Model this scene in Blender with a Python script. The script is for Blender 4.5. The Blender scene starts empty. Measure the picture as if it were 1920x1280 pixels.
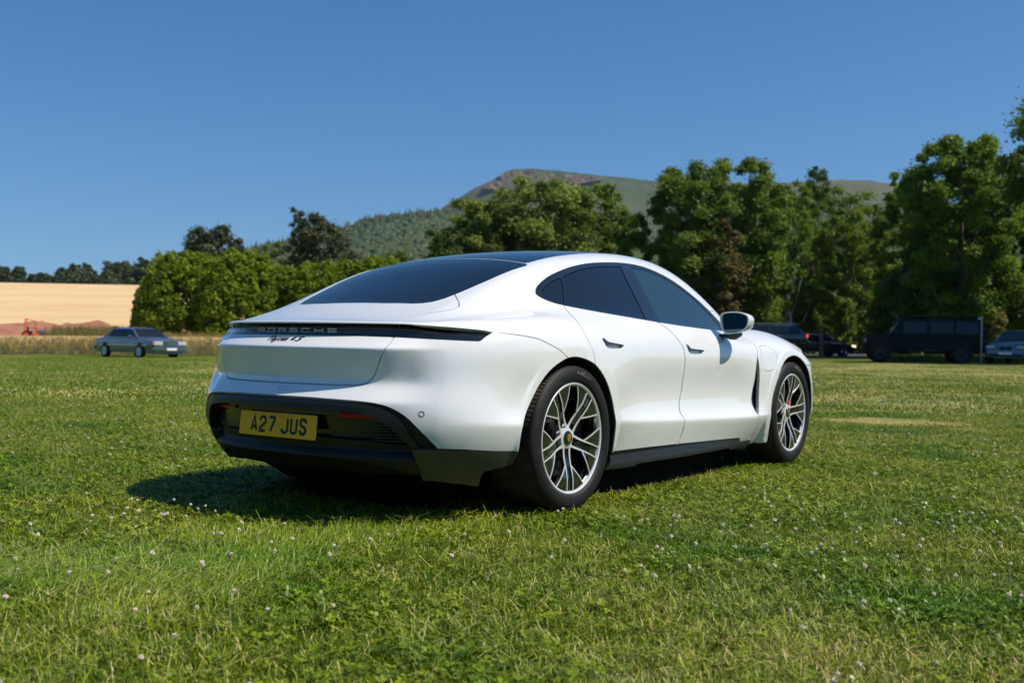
import bpy, bmesh, math, random
import numpy as np
from mathutils import Vector, Matrix

R = math.radians
scene = bpy.context.scene
col = scene.collection

# ------------------------------------------------------------------ camera
CAM_POS = np.array([-4.4633, -3.7950, 0.8321])
YAW, PITCH, ROLL, FPX = 0.624695, -0.00076, 0.017418, 2002.3
_fw = np.array([math.cos(PITCH) * math.cos(YAW), math.cos(PITCH) * math.sin(YAW), math.sin(PITCH)])
_rt = np.array([math.sin(YAW), -math.cos(YAW), 0.0])
_up = np.cross(_rt, _fw)
_r2 = _rt * math.cos(ROLL) + _up * math.sin(ROLL)
_u2 = -_rt * math.sin(ROLL) + _up * math.cos(ROLL)
cam_data = bpy.data.cameras.new('camera')
cam = bpy.data.objects.new('camera', cam_data)
col.objects.link(cam)
cam.matrix_world = Matrix(((_r2[0], _u2[0], -_fw[0], CAM_POS[0]),
                           (_r2[1], _u2[1], -_fw[1], CAM_POS[1]),
                           (_r2[2], _u2[2], -_fw[2], CAM_POS[2]), (0, 0, 0, 1)))
cam_data.sensor_width = 36.0
cam_data.lens = 36.0 * FPX / 1920.0
cam_data.clip_start = 0.05
cam_data.clip_end = 12000.0
cam_data.dof.use_dof = True
cam_data.dof.focus_distance = 4.9
cam_data.dof.aperture_fstop = 3.6
scene.camera = cam

# ------------------------------------------------------------------ light
SUN_DIR = np.array([0.22, -0.66, 1.0]); SUN_DIR = SUN_DIR / np.linalg.norm(SUN_DIR)   # towards the sun
world = bpy.data.worlds.new('World'); scene.world = world
world.use_nodes = True
wn = world.node_tree; wn.nodes.clear()
sky = wn.nodes.new('ShaderNodeTexSky'); sky.sky_type = 'NISHITA'; sky.sun_disc = False
sky.sun_elevation = math.asin(SUN_DIR[2])
sky.sun_rotation = math.atan2(SUN_DIR[0], SUN_DIR[1])
sky.altitude = 100.0; sky.air_density = 1.0; sky.dust_density = 0.3; sky.ozone_density = 3.0
hsv = wn.nodes.new('ShaderNodeHueSaturation'); hsv.inputs['Saturation'].default_value = 1.32; hsv.inputs['Hue'].default_value = .500; hsv.inputs['Value'].default_value = 1.50
bg = wn.nodes.new('ShaderNodeBackground'); bg.inputs['Strength'].default_value = 0.070
wo = wn.nodes.new('ShaderNodeOutputWorld')
tcw = wn.nodes.new('ShaderNodeTexCoord'); mpw = wn.nodes.new('ShaderNodeMapping')
mpw.inputs['Scale'].default_value = (1, 1, .9); mpw.inputs['Location'].default_value = (0, 0, .09)
wn.links.new(tcw.outputs['Generated'], mpw.inputs[0]); wn.links.new(mpw.outputs[0], sky.inputs[0])
wn.links.new(sky.outputs[0], hsv.inputs['Color']); wn.links.new(hsv.outputs[0], bg.inputs['Color'])
wn.links.new(bg.outputs[0], wo.inputs['Surface'])
sl = bpy.data.lights.new('sun', 'SUN'); sl.energy = 5.0; sl.angle = R(0.53); sl.color = (1.0, 0.92, 0.77)
so = bpy.data.objects.new('sun', sl); col.objects.link(so)
so.rotation_euler = Vector(SUN_DIR).to_track_quat('Z', 'Y').to_euler()
so.location = (0, -20, 30)
scene.view_settings.view_transform = 'Standard'
scene.view_settings.look = 'None'
scene.view_settings.exposure = 0.17
scene.view_settings.gamma = 1.0
scene.view_settings.use_curve_mapping = False
scene.render.film_transparent = False
scene.cycles.max_bounces = 8
scene.cycles.diffuse_bounces = 3
scene.cycles.transparent_max_bounces = 12
scene.cycles.caustics_reflective = False
scene.cycles.caustics_refractive = False
scene.cycles.use_denoising = True
# ------------------------------------------------------------------ helpers
def proj_ray(u, v):
    """direction from the camera through photograph pixel (u, v), unit depth"""
    return _fw + _r2 * (u - 960) / FPX + _u2 * (640 - v) / FPX
def at(u, v, depth):
    return CAM_POS + proj_ray(u, v) * depth
def on_ground(u, depth, z=0.0):
    """ground position under pixel column u at a depth"""
    p = CAM_POS + (_fw + _rt * (u - 960) / FPX) * depth
    return np.array([p[0], p[1], z])

MATS = {}
def mat(name, color, rough=.5, metal=0., coat=0., spec=.5, coat_rough=.03, build=None):
    if name in MATS: return MATS[name]
    m = bpy.data.materials.new(name); m.use_nodes = True
    b = m.node_tree.nodes['Principled BSDF']
    b.inputs['Base Color'].default_value = (*color, 1)
    b.inputs['Roughness'].default_value = rough
    b.inputs['Metallic'].default_value = metal
    b.inputs['Coat Weight'].default_value = coat
    b.inputs['Coat Roughness'].default_value = coat_rough
    b.inputs['Specular IOR Level'].default_value = spec
    if build: build(m, m.node_tree, b)
    MATS[name] = m
    return m
def noise(nt, scale, detail=4, rough=.55, coord='Object', dim=None, vec_scale=None):
    tc = nt.nodes.new('ShaderNodeTexCoord')
    n = nt.nodes.new('ShaderNodeTexNoise'); n.inputs['Scale'].default_value = scale
    n.inputs['Detail'].default_value = detail; n.inputs['Roughness'].default_value = rough
    src = tc.outputs[coord]
    if vec_scale:
        mp = nt.nodes.new('ShaderNodeMapping'); mp.inputs['Scale'].default_value = vec_scale
        nt.links.new(src, mp.inputs[0]); src = mp.outputs[0]
    nt.links.new(src, n.inputs['Vector'])
    return n
def ramp(nt, src, stops):
    r = nt.nodes.new('ShaderNodeValToRGB')
    e = r.color_ramp.elements
    while len(e) < len(stops): e.new(.5)
    for k, (p, c) in enumerate(stops):
        e[k].position = p; e[k].color = (*c, 1) if len(c) == 3 else c
    nt.links.new(src, r.inputs[0])
    return r
def bump(nt, b, src, strength=.2, dist=.01):
    n = nt.nodes.new('ShaderNodeBump'); n.inputs['Strength'].default_value = strength
    n.inputs['Distance'].default_value = dist
    nt.links.new(src, n.inputs['Height']); nt.links.new(n.outputs[0], b.inputs['Normal'])
    return n

def mk(name, V, T, m, parent=None, N=None, smooth=True, mats=None, midx=None):
    """link one mesh object; V (n,3); T (m,k) array or list of tuples"""
    me = bpy.data.meshes.new(name)
    V = np.asarray(V, dtype=np.float32)
    if isinstance(T, np.ndarray):
        k = T.shape[1]; me.vertices.add(len(V)); me.vertices.foreach_set('co', V.ravel())
        me.loops.add(T.size); me.loops.foreach_set('vertex_index', T.astype(np.int32).ravel())
        me.polygons.add(len(T)); me.polygons.foreach_set('loop_start', np.arange(0, T.size, k, dtype=np.int32))
        me.polygons.foreach_set('loop_total', np.full(len(T), k, dtype=np.int32))
        me.update(calc_edges=True); me.validate()
    else:
        me.from_pydata(V.tolist(), [], [tuple(int(i) for i in t) for t in T]); me.update()
    if len(me.polygons): me.polygons.foreach_set('use_smooth', np.full(len(me.polygons), bool(smooth)))
    for mm in (mats or [m]): me.materials.append(mm)
    if midx is not None: me.polygons.foreach_set('material_index', np.asarray(midx, dtype=np.int32))
    if N is not None:
        me.normals_split_custom_set_from_vertices(np.asarray(N, dtype=np.float32).tolist())
    o = bpy.data.objects.new(name, me); col.objects.link(o)
    if parent is not None: o.parent = parent
    return o
def tag(o, label=None, cat=None, group=None, kind=None):
    if label: o['label'] = label
    if cat: o['category'] = cat
    if group: o['group'] = group
    if kind: o['kind'] = kind
    return o
def thing(name, label, cat, loc=(0, 0, 0), rz=0.0, group=None):
    o = bpy.data.objects.new(name, None); col.objects.link(o)
    o.location = loc; o.rotation_euler = (0, 0, rz); o.empty_display_size = .2
    return tag(o, label, cat, group)
def holder(name, parent, loc=(0, 0, 0)):
    o = bpy.data.objects.new(name, None); col.objects.link(o); o.parent = parent; o.location = loc
    return o
def kids(o): return [c for c in bpy.data.objects if c.parent is o]
def copy_tree(o, parent=None):
    c = o.copy(); col.objects.link(c)
    if parent is not None: c.parent = parent
    for ch in kids(o): copy_tree(ch, c)
    return c

class MB:
    """collects simple shapes and links them as one mesh object"""
    def __init__(s): s.V = []; s.F = []; s.n = 0
    def add(s, V, F):
        V = [tuple(v) for v in V]
        s.V += V; s.F += [tuple(i + s.n for i in f) for f in F]; s.n += len(V); return s
    def box(s, c, d, rot=None, bev=0.0):
        x, y, z = [q / 2 for q in d]
        if bev:
            b = bev; V = []
            for sz in (-1, 1):
                for (ix, iy) in ((-1, -1), (1, -1), (1, 1), (-1, 1)):
                    V += [(ix * (x - b), iy * y, sz * (z - b)), (ix * x, iy * (y - b), sz * (z - b)), (ix * (x - b), iy * (y - b), sz * z)]
            bmv = bmesh.new()
            for v in V: bmv.verts.new(v)
            bmesh.ops.convex_hull(bmv, input=bmv.verts)
            bmv.verts.index_update()
            V = [v.co.copy() for v in bmv.verts]; F = [tuple(w.index for w in f.verts) for f in bmv.faces]; bmv.free()
        else:
            V = [Vector((i * x, j * y, k * z)) for i in (-1, 1) for j in (-1, 1) for k in (-1, 1)]
            F = [(0, 1, 3, 2), (4, 6, 7, 5), (0, 4, 5, 1), (2, 3, 7, 6), (0, 2, 6, 4), (1, 5, 7, 3)]
        M = rot if rot is not None else Matrix.Identity(3)
        return s.add([M @ Vector(v) + Vector(c) for v in V], F)
    def tube(s, pts, r, n=8, cap=True):
        pts = [Vector(p) for p in pts]; rr = r if isinstance(r, (list, tuple, np.ndarray)) else [r] * len(pts)
        V = []; prev = None
        for i, p in enumerate(pts):
            d = (pts[min(i + 1, len(pts) - 1)] - pts[max(i - 1, 0)]).normalized()
            if prev is None:
                a = d.orthogonal().normalized()
            else:
                a = (prev - d * prev.dot(d))
                a = a.normalized() if a.length > 1e-6 else d.orthogonal().normalized()
            prev = a; b = d.cross(a)
            V += [p + (a * math.cos(2 * math.pi * k / n) + b * math.sin(2 * math.pi * k / n)) * rr[i] for k in range(n)]
        F = [(i * n + k, i * n + (k + 1) % n, (i + 1) * n + (k + 1) % n, (i + 1) * n + k) for i in range(len(pts) - 1) for k in range(n)]
        if cap: F += [tuple(range(n))[::-1], tuple((len(pts) - 1) * n + k for k in range(n))]
        return s.add(V, F)
    def lathe(s, prof, n=48, closed=False, axis='Y', c=(0, 0, 0)):
        """prof: list of (radius, along-axis)"""
        V = []
        for (r, h) in prof:
            for k in range(n):
                t = 2 * math.pi * k / n
                V.append((c[0] + r * math.sin(t), c[1] + h, c[2] + r * math.cos(t)) if axis == 'Y' else
                         (c[0] + r * math.cos(t), c[1] + r * math.sin(t), c[2] + h))
        m = len(prof); q = m if closed else m - 1
        F = [(i * n + k, i * n + (k + 1) % n, ((i + 1) % m) * n + (k + 1) % n, ((i + 1) % m) * n + k) for i in range(q) for k in range(n)]
        return s.add(V, F)
    def prism(s, poly, a, b, fn):
        """poly 2-D outline; fn(p, q, h) -> 3-D; between heights a and b"""
        n = len(poly)
        V = [fn(p[0], p[1], a) for p in poly] + [fn(p[0], p[1], b) for p in poly]
        F = [tuple(range(n))[::-1], tuple(range(n, 2 * n))] + [(i, (i + 1) % n, n + (i + 1) % n, n + i) for i in range(n)]
        return s.add(V, F)
    def build(s, name, m, parent=None, smooth=False, angle=None):
        o = mk(name, s.V, s.F, m, parent, smooth=smooth)
        me = o.data
        bm = bmesh.new(); bm.from_mesh(me); bmesh.ops.recalc_face_normals(bm, faces=bm.faces)
        if angle:
            for e in bm.edges:
                if len(e.link_faces) == 2: e.smooth = e.calc_face_angle(0) < R(angle)
            for f in bm.faces: f.smooth = True
        bm.to_mesh(me); bm.free()
        return o
def strokes(mb, lines, w, fn, t=.002, n0=0):
    """ribbons of width w along 2-D polylines; fn(p, q, h) -> 3-D"""
    for ln in lines:
        P = [Vector(p) for p in ln]; n = len(P); L = []; Rr = []
        for i in range(n):
            d0 = (P[i] - P[i - 1]).normalized() if i else (P[1] - P[0]).normalized()
            d1 = (P[i + 1] - P[i]).normalized() if i < n - 1 else d0
            nn = Vector((-(d0 + d1).y, (d0 + d1).x))
            if nn.length < 1e-6: nn = Vector((-d1.y, d1.x))
            nn.normalize(); k = 1 / max(.5, nn.dot(Vector((-d1.y, d1.x))))
            L.append(P[i] + nn * w / 2 * k); Rr.append(P[i] - nn * w / 2 * k)
        V = []
        for i in range(n):
            V += [fn(L[i].x, L[i].y, 0), fn(Rr[i].x, Rr[i].y, 0), fn(L[i].x, L[i].y, t), fn(Rr[i].x, Rr[i].y, t)]
        F = []
        for i in range(n - 1):
            a, b = 4 * i, 4 * i + 4
            F += [(a + 2, a + 3, b + 3, b + 2), (a, b, b + 1, a + 1), (a, a + 2, b + 2, b), (a + 1, b + 1, b + 3, a + 3)]
        e = 4 * (n - 1)
        F += [(0, 1, 3, 2), (e, e + 2, e + 3, e + 1)]
        mb.add(V, F)
    return mb
def smooth_poly(pts, k=6, closed=True):
    """Catmull-Rom refinement of a 2-D outline"""
    P = np.array(pts, float); n = len(P); out = []
    for i in range(n if closed else n - 1):
        p0, p1, p2, p3 = (P[(i - 1) % n], P[i], P[(i + 1) % n], P[(i + 2) % n]) if closed else (P[max(i - 1, 0)], P[i], P[i + 1], P[min(i + 2, n - 1)])
        for j in range(k):
            t = j / k
            out.append(.5 * ((2 * p1) + (-p0 + p2) * t + (2 * p0 - 5 * p1 + 4 * p2 - p3) * t * t + (-p0 + 3 * p1 - 3 * p2 + p3) * t ** 3))
    if not closed: out.append(P[-1])
    return np.array(out)
def sd_poly(P, X):
    """signed distance (negative inside) from points X to closed outline P"""
    P = np.asarray(P, float); d2 = np.full(len(X), 1e9); ins = np.zeros(len(X), bool)
    for i in range(len(P)):
        a, b = P[i], P[(i + 1) % len(P)]; e = b - a; w = X - a
        t = np.clip((w @ e) / max(e @ e, 1e-12), 0, 1); q = w - t[:, None] * e
        d2 = np.minimum(d2, (q * q).sum(1))
        c = ((a[1] > X[:, 1]) != (b[1] > X[:, 1]))
        if abs(b[1] - a[1]) > 1e-12:
            ins ^= c & (X[:, 0] < (b[0] - a[0]) * (X[:, 1] - a[1]) / (b[1] - a[1]) + a[0])
    d = np.sqrt(d2); return np.where(ins, -d, d)
# ------------------------------------------------------------------ body surface
# ---------- smooth helpers ----------
def nspl(xs, X):
    """cardinal natural cubic spline basis: returns (len(X), n) weights, linear outside"""
    xs=np.asarray(xs,float);n=len(xs);h=np.diff(xs)
    A=np.zeros((n,n));B=np.zeros((n,n));A[0,0]=A[-1,-1]=1
    for i in range(1,n-1):
        A[i,i-1]=h[i-1];A[i,i]=2*(h[i-1]+h[i]);A[i,i+1]=h[i]
        B[i,i-1]=6/h[i-1];B[i,i]=-6/h[i-1]-6/h[i];B[i,i+1]=6/h[i]
    M=np.linalg.solve(A,B)
    X=np.asarray(X,float).ravel();Xc=np.clip(X,xs[0],xs[-1])
    k=np.clip(np.searchsorted(xs,Xc)-1,0,n-2);hk=h[k]
    a=(xs[k+1]-Xc)/hk;b=(Xc-xs[k])/hk
    W=np.zeros((len(X),n));r=np.arange(len(X))
    W[r,k]+=a;W[r,k+1]+=b
    W+=((a**3-a)*hk*hk/6)[:,None]*M[k]+((b**3-b)*hk*hk/6)[:,None]*M[k+1]
    # linear extrapolation
    lo=X<xs[0];hi=X>xs[-1]
    if lo.any():
        s=np.zeros(n);s[0]=-1/h[0];s[1]=1/h[0];s=s-h[0]/6*(2*M[0]+M[1]);W[lo]+=np.outer(X[lo]-xs[0],s)
    if hi.any():
        s=np.zeros(n);s[-2]=-1/h[-1];s[-1]=1/h[-1];s=s+h[-1]/6*(M[-2]+2*M[-1]);W[hi]+=np.outer(X[hi]-xs[-1],s)
    return W
class Fine:
    """1D spline tabulated finely, cubic-ish evaluation"""
    def __init__(s,xs,ys,lo,hi,n=2400):
        s.lo,s.hi,s.n=lo,hi,n;s.t=nspl(xs,np.linspace(lo,hi,n))@np.asarray(ys,float)
    def __call__(s,x):
        f=np.clip((x-s.lo)/(s.hi-s.lo)*(s.n-1),0,s.n-1.001);i=f.astype(int);f=f-i;return s.t[i]*(1-f)+s.t[i+1]*f
class Fine2:
    def __init__(s,xs,zs,T,bx,bz,nx=1000,nz=400):
        s.bx,s.bz,s.nx,s.nz=bx,bz,nx,nz
        s.t=nspl(xs,np.linspace(*bx,nx))@np.asarray(T,float)@nspl(zs,np.linspace(*bz,nz)).T
    def __call__(s,x,z):
        f=np.clip((x-s.bx[0])/(s.bx[1]-s.bx[0])*(s.nx-1),0,s.nx-1.001);i=f.astype(int);f=f-i
        g=np.clip((z-s.bz[0])/(s.bz[1]-s.bz[0])*(s.nz-1),0,s.nz-1.001);j=g.astype(int);g=g-j
        t=s.t;return (t[i,j]*(1-f)+t[i+1,j]*f)*(1-g)+(t[i,j+1]*(1-f)+t[i+1,j+1]*f)*g
def smax(a,b,k):
    h=np.clip(.5+.5*(a-b)/k,0,1);return b*(1-h)+a*h+k*h*(1-h)
def smin(a,b,k): return -smax(-a,-b,k)
def sstep(a,b,x):
    t=np.clip((x-a)/(b-a),0,1);return t*t*t*(t*(6*t-15)+10)
def softp(x,r): return .5*(x+np.sqrt(x*x+r*r))
# ---------- white saloon body ----------
XS=[-1.1,-.7,-.35,0,.35,.7,1.1,1.6,2.1,2.45,2.9,3.3,3.7]
ZS=[.15,.35,.5,.62,.74,.85,.95,1.05]
WT=[ # half width by station (rows) and height
 [.84,.88,.90,.90,.89,.87,.82,.72],   #-1.1
 [.88,.925,.925,.925,.935,.924,.865,.76],   #-.7
 [.90,.955,.955,.960,.970,.957,.90,.79],   #-.35
 [.90,.960,.975,.983,.982,.965,.905,.795], #0
 [.90,.950,.965,.973,.970,.950,.890,.795], #.35
 [.90,.922,.920,.932,.944,.927,.870,.795], #.7
 [.90,.908,.902,.914,.930,.912,.860,.79], #1.1
 [.90,.908,.902,.914,.930,.910,.855,.785], #1.6
 [.90,.918,.916,.928,.940,.917,.845,.75], #2.1
 [.90,.945,.952,.958,.952,.915,.80,.66], #2.45
 [.90,.955,.970,.976,.968,.928,.81,.66], #2.9
 [.86,.925,.945,.952,.94,.87,.74,.6],    #3.3
 [.72,.76,.78,.78,.76,.70,.6,.45]]     #3.7
Wf=Fine2(XS,ZS,WT,(-1.3,4.1),(.0,1.3))
ZCR=Fine([-1.1,-.42,.41,1.3,2.26,2.9,3.8],[.47,.447,.417,.385,.357,.345,.34],-1.3,4.1)
FL=Fine([-1.1,-.6,-.3,0,.35,.8,1.3,2,2.3,2.6,3.0,4.0],[0.010,.024,.022,.006,.014,.036,.044,.042,.034,.008,.004,.004],-1.3,4.1)
def W(x,z):
    zc=ZCR(x)
    w=Wf(x,z)
    t=z-zc
    w=w+FL(x)*np.exp(-softp(t,.012)/.055)-.30*softp(-t,.012)
    for cx,r in ((0,.405),(2.9,.40)):
        d=np.sqrt((x-cx)**2+(z-.355)**2)
        m=1-sstep(r+.045,r+.075,d)
        w=w+m*(.976-w-.0*t)*1.0*(.5)
    return w
# rear face profile: straight runs joined by soft corners (height, x, corner radius)
def hinge(pts):
    z=[p[0] for p in pts];x=[p[1] for p in pts];sl=[(x[k+1]-x[k])/(z[k+1]-z[k]) for k in range(len(z)-1)]
    def f(Z):
        v=x[0]+sl[0]*(Z-z[0])
        for k in range(1,len(z)-1): v=v+(sl[k]-sl[k-1])*softp(Z-z[k],pts[k][2])
        return v
    zz=np.linspace(0,1.3,2600);t=f(zz)
    def g(Z):
        q=np.clip(Z/1.3*2599,0,2598.999);i=q.astype(int);q=q-i;return t[i]*(1-q)+t[i+1]*q
    return g
XRC=hinge([(.05,-.70,0),(.17,-.93,.05),(.30,-1.055,.06),(.43,-1.108,.06),(.548,-1.100,.012),(.632,-1.012,.022),(.789,-1.040,.005),(.844,-.948,.012),(.90,-.972,.02),(1.1,-.99,0)])
XRS=hinge([(.05,-.70,0),(.17,-.93,.05),(.30,-1.055,.06),(.43,-1.108,.06),(.52,-1.100,.06),(.65,-1.020,.10),(.76,-1.018,.07),(.83,-.990,.05),(.90,-.965,.03),(1.1,-.99,0)])
def Xrear(a,z):
    m=sstep(.56,.84,a);return XRC(z)*(1-m)+XRS(z)*m+.25*a**2+.22*a**4
# top of the lower body
TX=[-1.2,-1.0,-.8,-.6,-.4,0,.5,1.0,1.5,2.0,2.3,2.6,2.9,3.2,3.5,3.7,3.85]
TZ=[.885,.904,.920,.944,.967,1.0,.995,.98,.950,.915,.89,.90,.89,.84,.77,.70,.60]
TF=Fine(TX,TZ,-1.3,4.1)
def Top(x,a): 
    fend=.055*sstep(2.1,2.6,x)*(1-sstep(3.3,3.8,x))*np.exp(-((a-.72)/.17)**2)
    return TF(x)-.03*a**2+fend
XFz=[.1,.25,.4,.55,.7,.85];XF=Fine(XFz,[3.78,3.86,3.87,3.86,3.80,3.66],0,1.3)
def Xfront(a,z): return XF(z)-.18*a**2-.35*a**4
# greenhouse
RX=[-1.2,-.9,-.7,-.5,-.25,0,.3,.6,.9,1.2,1.5,1.8,2.1,2.4,2.7,3.0]
RZ=[.78,.870,.952,1.038,1.138,1.232,1.31,1.357,1.386,1.400,1.392,1.335,1.19,1.00,.84,.70]
RF=Fine(RX,RZ,-1.3,4.1)
GX=[-1.2,-.8,-.5,-.2,.1,.5,1.0,1.5,1.9,2.3,2.8]
GY=[.40,.58,.68,.76,.81,.835,.84,.835,.815,.77,.68]
GF=Fine(GX,GY,-1.3,4.1)
def Roof(x,a): return RF(x)-.10*a**2-.10*a**4
def G(x,z): return GF(x)-.60*(.90+softp(z-.90,.06)-.95)-.25*softp(z-1.15,.1)**2
def F(x,y,z):
    a=np.sqrt(y*y+1e-8)
    low=smax(a-W(x,z),z-Top(x,a),.10)
    low=smax(low,Xrear(a,z)-x,.012+.15*sstep(.58,.86,a))
    low=smax(low,x-Xfront(a,z),.08)
    low=smax(low,.14-z,.03)
    gr=smax(a-G(x,z),z-Roof(x,a),.10)
    gr=smax(gr,Xrear(a,z)+.02-x,.05)
    gr=smax(gr,x-2.95,.05)
    return smin(low,gr,.09)
def grad(P,h=2e-3,f=None):
    f=f or F
    g=np.empty_like(P)
    for i in range(3):
        e=np.zeros(3);e[i]=h
        g[:,i]=f(*(P+e).T)-f(*(P-e).T)
    return g/(2*h)
def shoot(O,D,t0=.02,t1=2.2,n=44,f=None):
    """first outward crossing of F=0 along rays starting inside"""
    f=f or F
    lo=np.full(len(O),t0);hi=np.full(len(O),t1);done=np.zeros(len(O),bool)
    ts=np.linspace(t0,t1,n)
    # last crossing from the outside
    prev=ts[-1]
    for t in ts[::-1][1:]:
        v=f(*(O+D*t).T)
        hit=(v<0)&~done
        lo[hit]=t;hi[hit]=prev;done|=hit;prev=t
    for _ in range(16):
        m=.5*(lo+hi);v=f(*(O+D*m[:,None]).T);ins=v<0;lo=np.where(ins,m,lo);hi=np.where(ins,hi,m)
    return O+D*(.5*(lo+hi))[:,None],done
def template(nx=430,nphi=260):
    """half body (y<=0): origins along the axis, directions"""
    x0,x1=-.25,3.15;zc=.62
    # path parameter: rear cap angles, straight, front cap
    nr=int(nx*.35);nf=int(nx*.14)
    a=np.linspace(0,np.pi/2,nr)       # pi/2 -> straight back
    sx=np.concatenate([np.full(nr,x0),np.linspace(x0,x1,nx-nr-nf+2)[1:-1],np.full(nf,x1)])
    sa=np.concatenate([a[::-1],np.zeros(nx-nr-nf),-np.linspace(0,np.pi/2,nf)])
    ph=np.linspace(-np.pi/2,np.pi/2,nphi) # -90 = down, 90 = up
    A,Ph=np.meshgrid(sa,ph,indexing='ij');X=np.meshgrid(sx,ph,indexing='ij')[0]
    O=np.stack([X,0*X,0*X+zc],-1)
    D=np.stack([-np.sin(A),-np.cos(A)*np.cos(Ph),np.cos(A)*np.sin(Ph)],-1)
    return O.reshape(-1,3),D.reshape(-1,3),len(sx),nphi
# ------------------------------------------------------------------ hero car materials
def _paint(m, nt, b):
    n = noise(nt, 2.2, 3); r = ramp(nt, n.outputs[0], [(.35, (.76, .77, .775)), (.65, (.79, .795, .80))])
    nt.links.new(r.outputs[0], b.inputs['Base Color'])
    n2 = noise(nt, 900, 2); bump(nt, b, n2.outputs[0], .008, .001)
M_WHITE = mat('white_paint', (.81, .82, .83), .38, coat=1.0, coat_rough=.01, build=_paint)
M_WHITE.node_tree.nodes['Principled BSDF'].inputs['Coat IOR'].default_value = 1.75
M_GLOSS = mat('gloss_black', (.010, .011, .012), .06, coat=.6)
M_GLASS = mat('tinted_glass', (.006, .008, .010), .015, spec=.75)
M_GLASSF = mat('front_glass', (.016, .036, .048), .02, spec=.95)
def _satin(m, nt, b):
    n = noise(nt, 420, 3); bump(nt, b, n.outputs[0], .25, .001)
M_SATIN = mat('satin_black_plastic', (.016, .017, .019), .42, build=_satin)
M_DARK = mat('black_plastic', (.008, .008, .009), .55)
M_INNER = mat('inner_black', (.004, .004, .004), .9, spec=.1)
def _rub(m, nt, b):
    n = noise(nt, 6, 5); r = ramp(nt, n.outputs[0], [(.35, (.008, .008, .009)), (.7, (.018, .016, .015))])
    nt.links.new(r.outputs[0], b.inputs['Base Color'])
M_RUBBER = mat('tyre_rubber', (.02, .02, .02), .60, spec=.28, build=_rub)
def _tread(m, nt, b):
    n = noise(nt, 9, 6, .7); r = ramp(nt, n.outputs[0], [(.38, (.018, .016, .015)), (.72, (.085, .058, .042))])
    nt.links.new(r.outputs[0], b.inputs['Base Color'])
M_TREAD = mat('dusty_tread', (.03, .025, .02), .85, build=_tread)
M_ALLOY = mat('polished_alloy', (.82, .82, .80), .34, metal=.45)
M_RIMBLK = mat('gloss_black_alloy', (.012, .014, .011), .12, coat=.8)
M_DISC = mat('brake_disc', (.05, .05, .05), .4, metal=.8)
M_RED = mat('red_enamel', (.55, .015, .01), .3, coat=.5)
M_GOLD = mat('gold_crest', (.55, .33, .06), .35, metal=.6)
M_CHROME = mat('chrome_trim', (.55, .56, .57), .15, metal=1.0)
def _plate(m, nt, b):
    n = noise(nt, 60, 2); r = ramp(nt, n.outputs[0], [(.3, (.97, .44, .002)), (.7, (1.0, .48, .003))])
    nt.links.new(r.outputs[0], b.inputs['Base Color'])
M_PLATE = mat('yellow_plate', (.8, .5, .03), .3, coat=.3, build=_plate)
M_INK = mat('plate_ink', (.008, .008, .008), .4)
M_REDLENS = mat('red_lens', (.62, .008, .006), .3, spec=.3)
M_SILVER = mat('silver_letter', (.42, .45, .48), .35, metal=.3)
M_MIRROR = mat('mirror_glass', (.55, .62, .66), .02, metal=1.0)
M_WELL = mat('wheel_well', (.012, .012, .013), .8)

HERO = thing('sports_saloon', 'white low sports saloon with yellow rear plate parked on the mown lawn', 'car')

# ------------------------------------------------------------------ cut the skin into panels
def cutmesh(V, T, phi):
    """split triangles at phi = 0; returns V2, Tin, Tout, phi2"""
    s = phi > 0; st = s[T]; c = st.sum(1)
    Tin = [T[c == 0]]; Tout = [T[c == 3]]; mix = T[(c == 1) | (c == 2)]
    ms = s[mix]; odd = np.where(ms.sum(1) == 1, ms.argmax(1), (~ms).argmax(1))
    r = np.arange(len(mix)); A = mix[r, odd]; B = mix[r, (odd + 1) % 3]; C = mix[r, (odd + 2) % 3]
    E = np.concatenate([np.stack([A, B], 1), np.stack([A, C], 1)]); Es = np.sort(E, 1)
    U, inv = np.unique(Es, axis=0, return_inverse=True); inv = inv.ravel()
    pa, pb = phi[U[:, 0]], phi[U[:, 1]]; t = (pa / (pa - pb))[:, None]
    NV = V[U[:, 0]] * (1 - t) + V[U[:, 1]] * t
    n0 = len(V); AB = n0 + inv[:len(mix)]; AC = n0 + inv[len(mix):]
    tipS = s[A]
    tip = np.stack([A, AB, AC], 1); q1 = np.stack([AB, B, C], 1); q2 = np.stack([AB, C, AC], 1)
    Tout += [tip[tipS], q1[~tipS], q2[~tipS]]; Tin += [tip[~tipS], q1[tipS], q2[tipS]]
    return np.concatenate([V, NV]), np.concatenate(Tin), np.concatenate(Tout)
def compact(V, T):
    u, inv = np.unique(T, return_inverse=True); return V[u], inv.reshape(T.shape)
def snap(V):
    """back onto the analytic surface"""
    for _ in range(2):
        f = F(*V.T); g = grad(V); V = V - (f / np.maximum((g * g).sum(1), .05))[:, None] * g
    return V
def normals(V):
    g = grad(V, 3e-3); return g / np.linalg.norm(g, axis=1)[:, None]
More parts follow.
